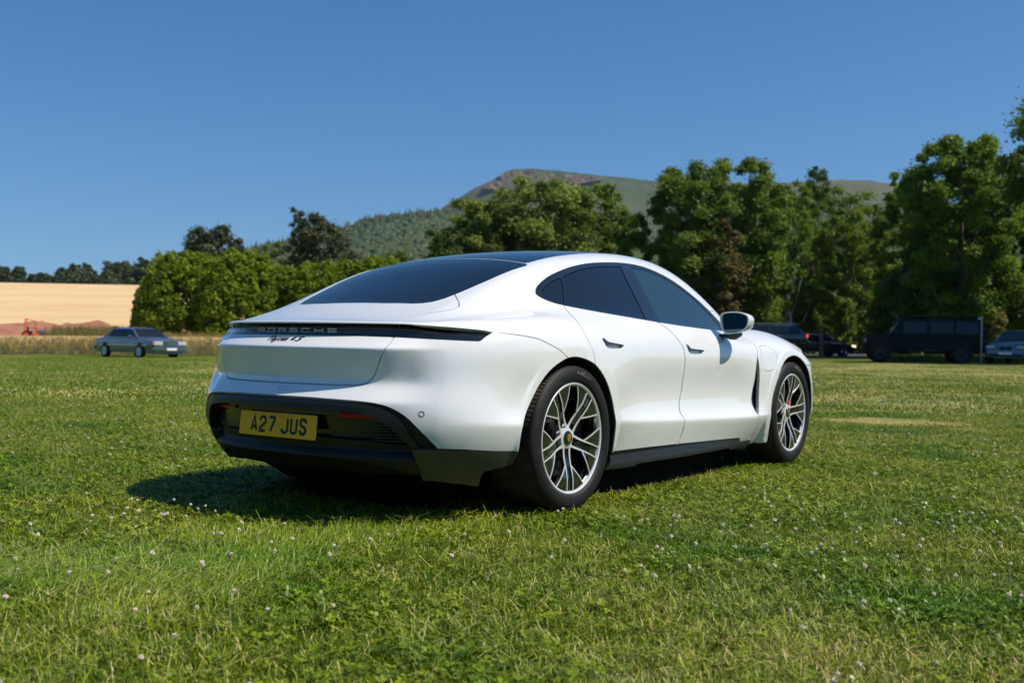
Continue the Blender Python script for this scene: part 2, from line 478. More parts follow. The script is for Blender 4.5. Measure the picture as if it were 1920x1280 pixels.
def flange(V, T, N, depth, skipmid=True):
    """turn the open edges inwards"""
    E = np.concatenate([T[:, [0, 1]], T[:, [1, 2]], T[:, [2, 0]]]); Es = np.sort(E, 1)
    U, idx, cnt = np.unique(Es, axis=0, return_index=True, return_counts=True)
    b = E[idx[cnt == 1]]
    if skipmid: b = b[~((np.abs(V[b[:, 0], 1]) < 1e-4) & (np.abs(V[b[:, 1], 1]) < 1e-4))]
    if len(b) == 0: return V, T, N
    u, inv = np.unique(b, return_inverse=True); inv = inv.reshape(b.shape); k = len(u); n0 = len(V)
    # side direction for the flange normals
    d = V[b[:, 1]] - V[b[:, 0]]; fn = np.cross(d, N[b[:, 0]]); fn /= np.maximum(np.linalg.norm(fn, axis=1), 1e-9)[:, None]
    FN = np.zeros((k, 3)); np.add.at(FN, inv[:, 0], fn); np.add.at(FN, inv[:, 1], fn)
    FN /= np.maximum(np.linalg.norm(FN, axis=1), 1e-9)[:, None]
    top = V[u]; bot = V[u] - N[u] * depth
    a0 = n0 + inv[:, 0]; a1 = n0 + inv[:, 1]
    T2 = np.concatenate([np.stack([a1, a0, a0 + k], 1), np.stack([a1, a0 + k, a1 + k], 1)])
    return np.concatenate([V, top, bot]), np.concatenate([T, T2]), np.concatenate([N, FN, FN])
def mirror(V, T, N):
    m = np.array([1, -1, 1]); return V * m, T[:, ::-1], N * m
def both(V, T, N):
    V2, T2, N2 = mirror(V, T, N); return np.concatenate([V, V2]), np.concatenate([T, T2 + len(V)]), np.concatenate([N, N2])

O_, D_, NX, NP = template(400, 250)
PV, _ok = shoot(O_, D_)
PV = snap(PV); PV[np.abs(D_[:, 1]) < 1e-7, 1] = 0.0
_i = np.arange(NX * NP).reshape(NX, NP)
q = np.stack([_i[:-1, :-1], _i[1:, :-1], _i[1:, 1:], _i[:-1, 1:]], -1).reshape(-1, 4)
PT = np.concatenate([q[:, [0, 1, 2]], q[:, [0, 2, 3]]])
# outward winding
_c = PV[PT]; _n = np.cross(_c[:, 1] - _c[:, 0], _c[:, 2] - _c[:, 0]); _a = np.linalg.norm(_n, axis=1)
PT = PT[_a > 1e-10]; _n = _n[_a > 1e-10]; _g = grad(PV)[PT[:, 0]]
flip = (_n * _g).sum(1) < 0; PT[flip] = PT[flip][:, ::-1]
PT = PT[PV[PT][:, :, 2].max(1) > .165]

def U_(V): return np.abs(V[:, 1]) + .8 * (V[:, 0] + 1.0)
def usz(pts): return [(abs(y) + .8 * (x + 1.0), z) for x, y, z in pts]
REST = [PV, PT]
def carve(phi_fn, gap=.0025):
    """take the inside of phi out of the remaining skin"""
    V, T = REST
    ph = phi_fn(V)
    V2, Tin, Tout = cutmesh(V, T, ph - gap)     # keep outside  > +gap
    V2 = np.concatenate([V2[:len(V)], snap(V2[len(V):])]) if len(V2) > len(V) else V2
    REST[0], REST[1] = compact(V2, Tout)
    if gap:
        Vi, Ti = compact(V2, Tin); ph = phi_fn(Vi)
        V3, Ti, To = cutmesh(Vi, Ti, ph + gap)
        V3 = np.concatenate([V3[:len(Vi)], snap(V3[len(Vi):])])
        return compact(V3, Ti)
    return compact(V2, Tin)
def split(V, T, phi_fn, gap=0.0):
    ph = phi_fn(V); V2, a, b = cutmesh(V, T, ph - gap)
    V2 = np.concatenate([V2[:len(V)], snap(V2[len(V):])]) if len(V2) > len(V) else V2
    Vo, To = compact(V2, b); Vi, Ti = compact(V2, a)
    if gap:
        ph = phi_fn(Vi); V3, Ti2, _ = cutmesh(Vi, Ti, ph + gap)
        V3 = np.concatenate([V3[:len(Vi)], snap(V3[len(Vi):])]); Vi, Ti = compact(V3, Ti2)
    return (Vi, Ti), (Vo, To)
def side(poly, lim=.5, z0=None):
    P = np.asarray(poly, float)
    def f(V):
        d = sd_poly(P, V[:, [0, 2]]); return np.maximum(d, lim - np.abs(V[:, 1]))
    return f
def top(poly, zmin=.86):
    P = np.asarray(poly, float)
    def f(V):
        d = sd_poly(P, np.stack([V[:, 0], np.abs(V[:, 1])], 1)); return np.maximum(d, zmin - V[:, 2])
    return f
def rear(poly, xmax=.2):
    P = np.asarray(poly, float)
    def f(V):
        d = sd_poly(P, np.stack([U_(V), V[:, 2]], 1)); return np.maximum(d, V[:, 0] - xmax)
    return f
def panel(name, VT, m, parent=HERO, depth=.014, two=False, one_mesh=False, disp=None, label=None, fixN=None):
    V, T = VT; N = normals(V)
    if disp is not None:
        d = disp(V); V = V - N * d[:, None]
        c = V[T]; fn = np.cross(c[:, 1] - c[:, 0], c[:, 2] - c[:, 0]); N2 = np.zeros_like(V)
        for k in range(3): np.add.at(N2, T[:, k], fn)
        N2 /= np.maximum(np.linalg.norm(N2, axis=1), 1e-12)[:, None]; N = N2
        mid = np.abs(V[:, 1]) < 1e-4; N[mid, 1] = 0
    V, T, N = flange(V, T, N, depth) if depth else (V, T, N)
    if one_mesh: V, T, N = both(V, T, N)
    o = mk(name, V, T, m, parent, N=N); out = [o]
    if label: o['label'] = label
    if two:
        V, T, N = mirror(V, T, N); out.append(mk(name, V, T, m, parent, N=N))
    return out

# wheel openings
AR = smooth_poly([(-.455, .30), (-.457, .411), (-.438, .474), (-.382, .553), (-.317, .632), (-.248, .690), (-.164, .731), (-.070, .757), (.036, .755), (.169, .720), (.271, .647), (.344, .554), (.388, .455), (.408, .374)], 4, closed=False)
AR = np.concatenate([[(-.462, .0), (-.458, .20)], AR, [(.425, .26), (.44, .0)]])
AF = smooth_poly([(2.522, .25), (2.500, .338), (2.507, .419), (2.542, .514), (2.602, .603), (2.671, .685), (2.762, .74), (2.870, .762), (2.960, .757), (3.06, .727), (3.165, .665), (3.245, .575), (3.295, .47), (3.315, .36)], 4, closed=False)
AF = np.concatenate([[(2.565, .0), (2.552, .18)], AF, [(3.318, .22), (3.30, .0)]])
for A in (AR, AF): carve(side(A, .45), 0)

DLO = [(0.002, 1.076), (0.030, 1.103), (0.09, 1.134), (0.162, 1.163), (0.243, 1.189), (0.397, 1.228), (0.554, 1.258), (0.722, 1.281), (0.943, 1.299), (1.101, 1.305), (1.253, 1.302), (1.389, 1.286), (1.521, 1.257), (1.649, 1.215), (1.775, 1.160), (1.901, 1.094), (2.021, 1.016), (2.118, 0.940), (2.105, .921), (2.032, 0.918), (1.633, 0.929), (1.286, 0.943), (0.979, 0.960), (0.707, 0.977), (0.456, 0.994), (0.294, 1.007), (0.181, 1.018), (0.101, 1.029), (0.036, 1.048), (0.006, 1.064)]
DLOs = smooth_poly(DLO, 3)
dlo = carve(side(DLOs, .56), .0015)
GLQ = [(.046, 1.075), (.066, 1.093), (.12, 1.122), (.20, 1.151), (.289, 1.174), (.262, 1.129), (.227, 1.073), (.185, 1.026), (.107, 1.036), (.052, 1.055)]
GLR = [(.309, 1.179), (.40, 1.204), (.514, 1.230), (.688, 1.257), (.841, 1.272), (1.012, 1.283), (.990, 1.227), (.985, 1.137), (.984, 1.047), (.958, .973), (.94, .970), (.583, .992), (.296, 1.015), (.199, 1.023), (.241, 1.074), (.283, 1.135)]
GLF = [(1.140, 1.287), (1.293, 1.283), (1.474, 1.253), (1.635, 1.205), (1.79, 1.139), (1.876, 1.083), (1.99, 1.000), (2.04, .945), (2.02, .929), (1.923, .927), (1.648, .936), (1.381, .948), (1.130, .960), (1.137, 1.06), (1.132, 1.174)]
rest = dlo; wins = []
for P, nm, mm in ((GLQ, 'quarter_window', M_GLASS), (GLR, 'rear_side_window', M_GLASS), (GLF, 'front_side_window', M_GLASSF)):
    (w, rest) = split(*rest, side(P, .5), .0012); wins.append((nm, w, mm))
panel('window_surround', rest, M_GLOSS, two=True, disp=lambda V: .004 + 0 * V[:, 0], depth=.012)
for nm, w, mm in wins: panel(nm, w, mm, two=True, disp=lambda V: .007 + 0 * V[:, 0], depth=.004)

# black bumper and valance
BMP = [tuple(p) for p in smooth_poly(usz([(-1.10, 0, .5625), (-1.096, -.17, .562), (-1.079, -.30, .560), (-1.02, -.49, .553), (-.985, -.58, .541), (-.963, -.64, .520), (-.935, -.69, .486), (-.90, -.73, .435), (-.860, -.765, .383), (-.833, -.784, .350)]), 5, closed=False)] + usz([(-.751, -.867, .345), (-.6, -.91, .333), (-.44, -.942, .322)]) + [(1.8, .32), (1.8, -.1), (-.5, -.1), (-.5, .5625)]
CUTB = [(-.5, .190), (.0, .190), (.4, .190), (.8, .194), (.87, .194), (.94, .190), (1.05, .178), (1.150, .160), (1.158, .160), (1.165, .204), (1.18, .232), (1.233, .243), (1.30, .249), (1.355, .262), (1.375, .30), (1.9, .31), (1.9, -.2), (-.5, -.2)]
carve(rear(CUTB, -.3), 0)
bmp = carve(rear(BMP, -.3), .001)
LGT = [(-.5, .8965), (.3, .8965), (.60, .8970), (.70, .8965), (.84, .893), (.95, .8885), (1.04, .884), (1.14, .878), (1.23, .871), (1.180, .848), (1.147, .8265), (1.02, .829), (.902, .832), (.657, .839), (.40, .842), (.1, .843), (-.5, .843)]
lgt = carve(rear(LGT, -.35), .001)
TRK = [(-.5, .8435), (.60, .8435), (.655, .8385), (.6375, .812), (.610, .790), (.590, .759), (.572, .720), (.560, .690), (.545, .662), (.522, .641), (.490, .626), (.44, .6205), (.36, .6190), (.1, .618), (-.5, .617)]
trk = carve(rear(TRK, -.5))
RGL = [(-.578, -.3), (-.578, 0), (-.574, .209), (-.552, .380), (-.535, .425), (-.505, .461), (-.447, .488), (-.339, .512), (-.145, .541), (.120, .566), (.145, .563), (.158, .545), (.160, .498), (.163, .307), (.170, .149), (.176, 0), (.176, -.3)]
rgl = carve(top(RGL, .95), .0015)
RFG = [(.186, -.3), (.186, 0), (.180, .149), (.173, .307), (.170, .498), (.168, .532), (.19, .541), (.327, .536), (.566, .524), (.86, .506), (1.2, .50), (1.45, .52), (1.52, .53), (1.56, .50), (1.62, .3), (1.64, 0), (1.64, -.3)]
rfg = carve(top(RFG, 1.0), .0015)
WSC = [(1.665, -.3), (1.665, 0), (1.645, .3), (1.575, .53), (1.75, .575), (1.93, .62), (2.12, .67), (2.26, .70), (2.36, .60), (2.43, .35), (2.45, 0), (2.45, -.3)]
wsc = carve(top(WSC, .88), .0015)
DCK = [(-1.2, -.3), (-1.2, .57), (-.88, .57), (-.80, .530), (-.749, .525), (-.67, .553), (-.601, .588), (-.53, .615), (-.486, .613), (-.455, .588), (-.42, .545), (-.385, .505), (-.36, .40), (-.36, -.3)]
dck = carve(top(DCK, .84))
# light bar, displaced into the body; underside of the lip is the flange of the deck
def d_light(V):
    zt = np.interp(U_(V), [.6, .9, 1.2], [.897, .890, .872]); zb = np.interp(U_(V), [.4, .66, .9, 1.15], [.843, .839, .832, .826])
    t = np.clip((V[:, 2] - zb) / np.maximum(zt - zb, .01), 0, 1); k = 1 - .55 * sstep(.8, 1.2, U_(V))
    return (.004 + .004 * t + .028 * sstep(.60, .78, t)) * k
panel('light_bar', lgt, M_GLOSS, one_mesh=True, disp=d_light, depth=.01)
panel('tailgate', dck, M_WHITE, one_mesh=True, depth=.040)
panel('tailgate_lower', trk, M_WHITE, one_mesh=True, depth=.022)
panel('rear_window', rgl, M_GLASS, one_mesh=True, disp=lambda V: .002 + 0 * V[:, 0], depth=.01)
panel('roof_glass', rfg, M_GLASS, one_mesh=True, disp=lambda V: .002 + 0 * V[:, 0], depth=.01)
panel('windscreen', wsc, M_GLASS, one_mesh=True, disp=lambda V: .003 + 0 * V[:, 0], depth=.01)
# rear bumper: frame bar, recessed grille, groove, valance
BAR = [tuple(p) for p in smooth_poly(usz([(-1.10, 0, .5505), (-1.086, -.268, .549), (-1.03, -.48, .541), (-1.00, -.565, .530), (-.975, -.625, .508), (-.950, -.660, .475), (-.917, -.692, .412), (-.883, -.719, .349)]), 5, closed=False)] + [tuple(p) for p in smooth_poly(usz([(-.902, -.687, .349), (-.935, -.660, .390), (-.960, -.630, .428), (-.985, -.590, .462), (-1.012, -.54, .486), (-1.047, -.47, .499), (-1.099, -.282, .508), (-1.114, -.1, .510)]), 5, closed=False)]
BAR = [(-.5, .5505)] + BAR + [(-.5, .510)]
(bar, bmp) = split(*bmp, rear(BAR, -.3), .0006)
VAL = usz([(-.905, -.690, .3445), (-.83, -.782, .3445), (-.751, -.867, .340), (-.6, -.91, .330), (-.44, -.942, .318)]) + [(1.9, .31), (1.9, -.1), (.86, -.1), (.83, .20), (.815, .25), (.79, .30)]
(val, bmp) = split(*bmp, rear(VAL, -.3), .0006)
GRL = [(-.5, .51), (.3, .507)] + usz([(-1.047, -.49, .497), (-1.01, -.565, .484), (-.985, -.598, .461), (-.958, -.638, .420), (-.902, -.687, .3445)]) + [(.77, .335), (.5, .352), (.2, .360), (-.5, .362)]
(grl, bmp) = split(*bmp, rear(GRL, -.3), .0006)
GRV = [(-.5, .57), (1.2, .57), (1.2, .346), (.76, .346), (.4, .53), (-.5, .53)]
(grv, low) = split(*bmp, rear(GRV, -.3), 0)
LOWP = [(-.5, .29), (.2, .290), (.5, .275), (.85, .22), (.85, -.1), (-.5, -.1)]
def d_bar(V): return .002 + 0 * V[:, 0]
panel('bumper_bar', bar, M_SATIN, one_mesh=True, disp=d_bar, depth=.05)
panel('bumper_groove', grv, M_DARK, one_mesh=True, disp=lambda V: .020 + 0 * V[:, 0], depth=0)
panel('bumper_valance', val, mat('grey_valance', (.050, .050, .046), .38, coat=.2), two=True, depth=.05)
(dif, lowp) = split(*low, rear(LOWP, -.3), 0)
panel('rear_diffuser', dif, M_DARK, one_mesh=True, disp=lambda V: .030 + 0 * V[:, 0], depth=.02)
panel('bumper_lip', lowp, M_DARK, one_mesh=True, disp=lambda V: .002 + .045 * sstep(.292, .312, V[:, 2]), depth=.03)
def d_grl(V): return .066 + 0 * V[:, 2]
def _gr(m, nt, b):
    tc = nt.nodes.new('ShaderNodeTexCoord'); w = nt.nodes.new('ShaderNodeTexWave'); w.bands_direction = 'Z'; w.inputs['Scale'].default_value = 14.0
    nt.links.new(tc.outputs['Object'], w.inputs['Vector']); bump(nt, b, w.outputs['Fac'], .35, .004)
M_GRILLE = mat('grille_black', (.010, .012, .010), .18, coat=.4, build=_gr)
panel('rear_grille', grl, M_GRILLE, one_mesh=True, disp=d_grl, depth=0)

# side panels
VNT = [(2.302, .759), (2.322, .72), (2.334, .66), (2.343, .591), (2.345, .489), (2.335, .42), (2.312, .367), (2.302, .363), (2.283, .380), (2.263, .405), (2.243, .443), (2.248, .492), (2.275, .592), (2.285, .694)]
vnt = carve(side(VNT), .0)
panel('side_vent', vnt, M_DARK, two=True, disp=lambda V: .035 + 0 * V[:, 0], depth=0)
def hslot(P):
    h = carve(side(P, .6), 0)
    panel('handle_recess', h, M_WHITE, two=True, disp=lambda V: .022 + 0 * V[:, 0], depth=0)
H1 = smooth_poly([(.262, .856), (.286, .856), (.305, .848), (.326, .836), (.42, .827), (.512, .820), (.508, .811), (.466, .802), (.38, .800), (.309, .802), (.292, .815)], 1)
H2 = smooth_poly([(1.290, .830), (1.316, .829), (1.333, .817), (1.351, .804), (1.44, .799), (1.531, .795), (1.527, .784), (1.484, .774), (1.41, .771), (1.338, .772), (1.315, .786)], 1)
for P in (H1, H2): hslot(P)
CHG = smooth_poly([(2.388, .822), (2.46, .826), (2.52, .822), (2.565, .806), (2.603, .779), (2.622, .752), (2.608, .722), (2.570, .677), (2.528, .660), (2.46, .657), (2.415, .662), (2.385, .690), (2.366, .744), (2.370, .80)], 3)
RD = [(.103, .93), (.098, .89), (.108, .845), (.147, .79), (.166, .74), (.170, .69), (.30, .60), (.36, .50), (.40, .40), (.428, .252), (.55, .249), (.80, .247), (1.218, .240), (1.236, .280), (1.248, .344), (1.240, .385), (1.216, .425), (1.219, .473), (1.255, .555), (1.262, .656), (1.261, .754), (1.244, .814), (1.187, .866), (1.117, .925), (1.035, .966), (.98, 1.1), (.4, 1.15), (.19, 1.06), (.165, 1.016), (.133, .975)]
FD = [(1.0405, .966), (1.1225, .925), (1.1925, .866), (1.2495, .814), (1.2665, .754), (1.2675, .656), (1.2605, .555), (1.2245, .473), (1.2215, .425), (1.2455, .385), (1.2535, .344), (1.2415, .280), (1.2235, .240), (1.6, .231), (2.12, .219), (2.14, .200), (2.318, .200), (2.330, .254), (2.325, .307), (2.303, .357), (2.262, .40), (2.240, .443), (2.246, .492), (2.272, .592), (2.284, .694), (2.303, .762), (2.318, .785), (2.330, .838), (2.325, .874), (2.26, .903), (2.16, .925), (2.05, 1.05), (1.1, 1.05)]
rdoor = carve(side(RD, .55)); 
chg = carve(side(CHG, .6), .0016)
fdoor = carve(side(FD, .55))
FL_ = [(2.300, .3555), (2.40, .3545), (2.56, .352), (2.56, .05), (2.30, .05), (2.323, .20), (2.335, .254), (2.330, .307)]
flw = carve(side(FL_, .6), .0012)
SILL = [(.40, .249), (1.0, .243), (1.6, .228), (2.12, .216), (2.15, .193), (2.62, .188), (2.62, -.1), (.40, -.1)]
sill = carve(side(SILL, .3), .001)
panel('rear_door', rdoor, M_WHITE, two=True); panel('front_door', fdoor, M_WHITE, two=True)
panel('charge_flap', chg, M_WHITE, two=True, depth=.01)
panel('lower_fender', flw, M_WHITE, two=True)
panel('sill', sill, M_SATIN, two=True, disp=lambda V: .012 * sstep(.20, .24, V[:, 2]) - .012 * (1 - sstep(.17, .21, V[:, 2])), depth=.02)
# rear quarter over the wheel (above the bumper cover seam) and bumper cover
SEAM = [(-.575, .869), (-.485, .861), (-.40, .853), (-.324, .843), (-.272, .829), (-.161, .793), (-.112, .766), (-.041, .729)]
BCV = [(u, z) for u, z in [(-.9, .869)]] + SEAM + [(-.02, .70), (-.05, .60), (-.3, .1), (-2, .1), (-2, .869)]
def phi_bcv(V):
    d = sd_poly(np.asarray(BCV), V[:, [0, 2]]); return np.maximum(d, V[:, 0] - 0.0)
bcv = carve(phi_bcv)
panel('rear_bumper_cover', bcv, M_WHITE, one_mesh=True, depth=.02)
# bonnet and front bumper
BNN = [(2.30, .72), (2.6, .60), (3.0, .56), (3.35, .52), (3.58, .45), (3.62, 0), (3.62, -.3), (2.46, -.3), (2.46, 0), (2.44, .35), (2.37, .60), (2.29, .705)]
bnn = carve(top(BNN, .5)); panel('bonnet', bnn, M_WHITE, one_mesh=True)
def phi_fb(V): return np.maximum(3.13 + .0 * V[:, 0] - V[:, 0], V[:, 2] - .690)
fb = carve(phi_fb)
FGR = [(0, .22), (.55, .22), (.66, .30), (.66, .42), (.5, .38), (0, .36), (-.2, .36), (-.2, .22)]
def phi_fg(V):
    d = sd_poly(np.asarray(FGR), np.stack([np.abs(V[:, 1]), V[:, 2]], 1)); return np.maximum(d, 3.3 - V[:, 0])
(fg, fb) = split(*fb, phi_fg, .001)
(lowf, fb) = split(*fb, lambda V: V[:, 2] - .215, .0)
panel('front_intake', fg, M_DARK, one_mesh=True, disp=lambda V: .04 + 0 * V[:, 0], depth=0)
panel('front_splitter', lowf, M_SATIN, one_mesh=True)
panel('front_bumper', fb, M_WHITE, one_mesh=True)
HLP = smooth_poly([(3.11, .772), (3.20, .735), (3.27, .70), (3.35, .71), (3.50, .735), (3.6, .755), (3.62, .80), (3.4, .83), (3.2, .81)], 3)
hl = carve(side(HLP, .5), .002)
panel('headlight', hl, M_GLOSS, two=True, disp=lambda V: .006 + 0 * V[:, 0])
panel('body_shell', REST, M_WHITE, one_mesh=True, depth=.022)

# inner structure: dark shell behind the panel gaps, wheel wells, floor
O2, D2, NX2, NP2 = template(120, 70)
IV, _ = shoot(O2, D2); IV = snap(IV); IV = IV - normals(IV) * .075; IV[np.abs(D2[:, 1]) < 1e-7, 1] = 0
_i = np.arange(NX2 * NP2).reshape(NX2, NP2); q = np.stack([_i[:-1, :-1], _i[1:, :-1], _i[1:, 1:], _i[:-1, 1:]], -1).reshape(-1, 4)
c = IV[q].mean(1); keep = np.ones(len(q), bool)
for A in (AR, AF): keep &= ~((sd_poly(A, c[:, [0, 2]]) < .03) & (np.abs(c[:, 1]) > .5))
V2 = IV * [1, -1, 1]
mk('inner_structure', np.concatenate([IV, V2]), np.concatenate([q[keep], q[keep][:, ::-1] + len(IV)]), M_INNER, HERO)
for A, nm in ((AR, 'wheel_arch_liner'), (AF, 'wheel_arch_liner')):
    for s in (-1, 1):
        m = MB(); n = len(A); V = []; Fs = []
        cx = A[:, 0].mean()
        P = [(p[0], max(p[1], .30 if (p[0] < -.3 or p[0] > 3.2) else .24)) for p in A]
        ys = []
        for p in P:
            lo_, hi_ = .60, 1.05
            for _ in range(22):
                md = (lo_ + hi_) / 2
                if F(np.array([p[0]]), np.array([md]), np.array([p[1]]))[0] < 0: lo_ = md
                else: hi_ = md
            ys.append(lo_)
        for k, (yy, g) in enumerate(((-.004, -.005), (-.03, -.004), (None, .02))):
            V += [(p[0] + (np.sign(p[0] - cx) * g if p[1] < .6 else 0), s * (.56 if yy is None else y_ + yy), p[1] + (g if p[1] > .5 else 0)) for p, y_ in zip(P, ys)]
        for k in range(2): Fs += [(k * n + i, k * n + i + 1, (k + 1) * n + i + 1, (k + 1) * n + i) for i in range(n - 1)]
        Fs.append(tuple(2 * n + i for i in range(n)))
        m.add(V, Fs); m.build(nm, M_WELL, HERO, angle=40)
m = MB(); m.box((.5 * (.48 + 2.42), 0, .235), (1.98, 1.60, .06)); m.box((1.45, 0, .25), (4.3, 1.05, .06)); m.build('underfloor', M_INNER, HERO)

# slats across the two grille fields
for s in (1, -1):
    for k in range(7):
        z_ = .374 + .0145 * k; a1 = np.interp(z_, [.37, .42, .462], [.655, .60, .555]); V = []; n = 9
        for i in range(n):
            a = .285 + (a1 - .285) * i / (n - 1); xx = float(Xrear(np.array([a]), np.array([z_]))[0]) + .056
            V += [(xx, -a * s, z_ + .0028), (xx, -a * s, z_ - .0028), (xx + .012, -a * s, z_ + .0028), (xx + .012, -a * s, z_ - .0028)]
        m = MB(); m.add(V, [f for i in range(n - 1) for b_ in (4 * i,) for f in ((b_, b_ + 4, b_ + 5, b_ + 1), (b_, b_ + 2, b_ + 6, b_ + 4), (b_ + 1, b_ + 5, b_ + 7, b_ + 3))]); m.build('grille_slat', M_SATIN, HERO)
# number plate
def plate_fn(p, q, h):           # p right (towards -y), q up
    return (-1.057 - .012 * (.5 - (q / .111)) - h, -p, .477 + q - .111)
m = MB(); m.prism(smooth_poly([(-.26, .006), (-.254, 0), (.254, 0), (.26, .006), (.26, .105), (.254, .111), (-.254, .111), (-.26, .105)], 1), 0, .004, plate_fn)
plate = m.build('number_plate', M_PLATE, HERO)
def rr(x0, y0, x1, y1, r, a0=None):    # rounded rectangle path pieces helper
    return [(x0 + r, y0), (x1 - r, y0), (x1, y0 + r), (x1, y1 - r), (x1 - r, y1), (x0 + r, y1), (x0, y1 - r), (x0, y0 + r), (x0 + r, y0)]
W_, H_ = .036, .065
GL = {
 'A': [[(0, 0), (W_ / 2, H_), (W_, 0)], [(.007, .018), (W_ - .007, .018)]],
 '2': [[(0, .047), (0, .056), (.009, H_), (W_ - .009, H_), (W_, .056), (W_, .041), (0, .012), (0, 0), (W_, 0)]],
 '7': [[(0, H_), (W_, H_), (W_, .055), (.012, 0)]],
 'J': [[(0, .018), (0, .009), (.009, 0), (W_ - .009, 0), (W_, .009), (W_, H_)]],
 'U': [[(0, H_), (0, .009), (.009, 0), (W_ - .009, 0), (W_, .009), (W_, H_)]],
 'S': [[(W_, .048), (W_, .056), (W_ - .009, H_), (.009, H_), (0, .056), (0, .043), (.009, .036), (W_ - .009, .030), (W_, .022), (W_, .009), (W_ - .009, 0), (.009, 0), (0, .009), (0, .017)]]}
x = -.176
for ch in 'A27 JUS':
    if ch == ' ': x += .033; continue
    m = MB(); strokes(m, [[(a + x, b + .023) for a, b in ln] for ln in GL[ch]], .0135, lambda p, q, h: plate_fn(p, q, h + .0042), .0008)
    m.build('plate_letter', M_INK, plate); x += W_ + .0245 if ch != '7' else W_ + .020

def surf_pt(v):
    v = snap(np.array([v], float)); return v[0], normals(v)[0]
# lettering on the light bar and on the tailgate
def rear_fn(off, z0):
    def f(p, q, h):
        a = abs(p); z = z0 + q
        w, n = surf_pt((float(Xrear(np.array([a]), np.array([z]))[0]), -p, z)); w = w + n * (h + off(z))
        return tuple(w)
    return f
LW, LH = .046, .0185
PL = {
 'P': [[(0, 0), (0, LH), (LW, LH), (LW, LH * .42), (0, LH * .42)]],
 'O': [[(0, 0), (LW, 0), (LW, LH), (0, LH), (0, 0)]],
 'R': [[(0, 0), (0, LH), (LW, LH), (LW, LH * .42), (0, LH * .42)], [(LW * .6, LH * .42), (LW, 0)]],
 'S': [[(LW, LH), (0, LH), (0, LH * .5), (LW, LH * .5), (LW, 0), (0, 0)]],
 'C': [[(LW, LH), (0, LH), (0, 0), (LW, 0)]],
 'H': [[(0, 0), (0, LH)], [(LW, 0), (LW, LH)], [(0, LH * .5), (LW, LH * .5)]],
 'E': [[(LW, LH), (0, LH), (0, 0), (LW, 0)], [(0, LH * .5), (LW, LH * .5)]]}
x = -.262
for ch in 'PORSCHE':
    m = MB(); strokes(m, [[(a + x, b) for a, b in ln] for ln in PL[ch]], .0052, rear_fn(lambda z: -.004, .8545), .0055)
    m.build('badge_letter', M_SILVER, HERO); x += LW + .034
# small joined-up model script, slanted
def sc(pts, x, s=1.0): return [((a + .35 * b) * s + x, b * s) for a, b in pts]
SG = [([[(0, .018), (.034, .020)], [(.016, .019), (.010, 0)]], .026), ([[(.016, .010), (.006, .012), (.001, .005), (.006, 0), (.014, .004), (.016, .011), (.016, .001), (.022, 0)]], .022),
      ([[(0, .011), (.002, .002), (.009, .001), (.014, .011), (.011, -.004), (.004, -.009), (-.002, -.007)]], .021), ([[(.014, .010), (.007, .012), (.001, .006), (.005, 0), (.014, .001)]], .018),
      ([[(.016, .010), (.006, .012), (.001, .005), (.006, 0), (.014, .004), (.016, .011), (.016, .001), (.022, 0)]], .022), ([[(0, 0), (.002, .011), (.003, .007), (.010, .012), (.013, .009), (.013, 0), (.017, 0)]], .034),
      ([[(.016, 0), (.016, .020), (0, .006), (.022, .006)]], .032), ([[(.030, .018), (.010, .019), (.004, .014), (.010, .010), (.024, .009), (.024, .003), (.014, 0), (0, .001)]], .03)]
x = -.145
for ls, adv in SG:
    m = MB(); strokes(m, [sc(l, x, 1.0) for l in ls], .0030, rear_fn(lambda z: 0.0, .807), .003); x += adv * 1.15
    m.build('script_letter', M_DARK, HERO)
# reflectors, parking sensor, towing cover
for s, mm, nm in ((1, M_REDLENS, 'reflector'), (-1, M_REDLENS, 'reflector')):
    m = MB(); n = 10; V = []
    for i in range(n):
        a = .352 + (.585 - .352) * i / (n - 1)
        zt = .4945 - .010 * i / (n - 1); zb = .477 - .003 * i / (n - 1)
        for z_ in (zt, zb):
            xx = float(Xrear(np.array([a]), np.array([z_]))[0]) + .045
            V.append((xx, -a * s, z_))
    m.add(V, [(2 * i, 2 * i + 2, 2 * i + 3, 2 * i + 1) for i in range(n - 1)]); m.build(nm, mm, HERO, angle=60)
def surf_pt(v):
    v = np.array([v], float); return snap(v)[0], normals(snap(v))[0]
def ring_on(name, c, r, w, m, seg=20, shape=None):
    for s in (1, -1):
        p, n = surf_pt(c); t = np.cross(n, [0, 0, 1.0]); t /= np.linalg.norm(t); u = np.cross(t, n)
        V = []; pts = shape or [(math.cos(2 * math.pi * k / seg), math.sin(2 * math.pi * k / seg)) for k in range(seg)]; k_ = len(pts)
        for rr_ in (r, r - w):
            for a, b in pts:
                w_ = p + (t * a + u * b) * rr_; w_ = surf_pt(w_)[0] + n * .0008; V.append((w_[0], w_[1] * s, w_[2]))
        mb = MB(); mb.add(V, [(i, (i + 1) % k_, k_ + (i + 1) % k_, k_ + i) for i in range(k_)]); mb.build(name, m, HERO)
        if abs(c[1]) < .06: break
ring_on('parking_sensor', (-.901, -.744, .504), .0135, .0035, M_DARK)
ring_on('towing_cover', (-1.063, -.037, .594), .022, .0022, mat('seam_grey', (.10, .14, .18), .5), shape=[(-1, .55), (1, .55), (.85, -.55), (-1, -.55)])

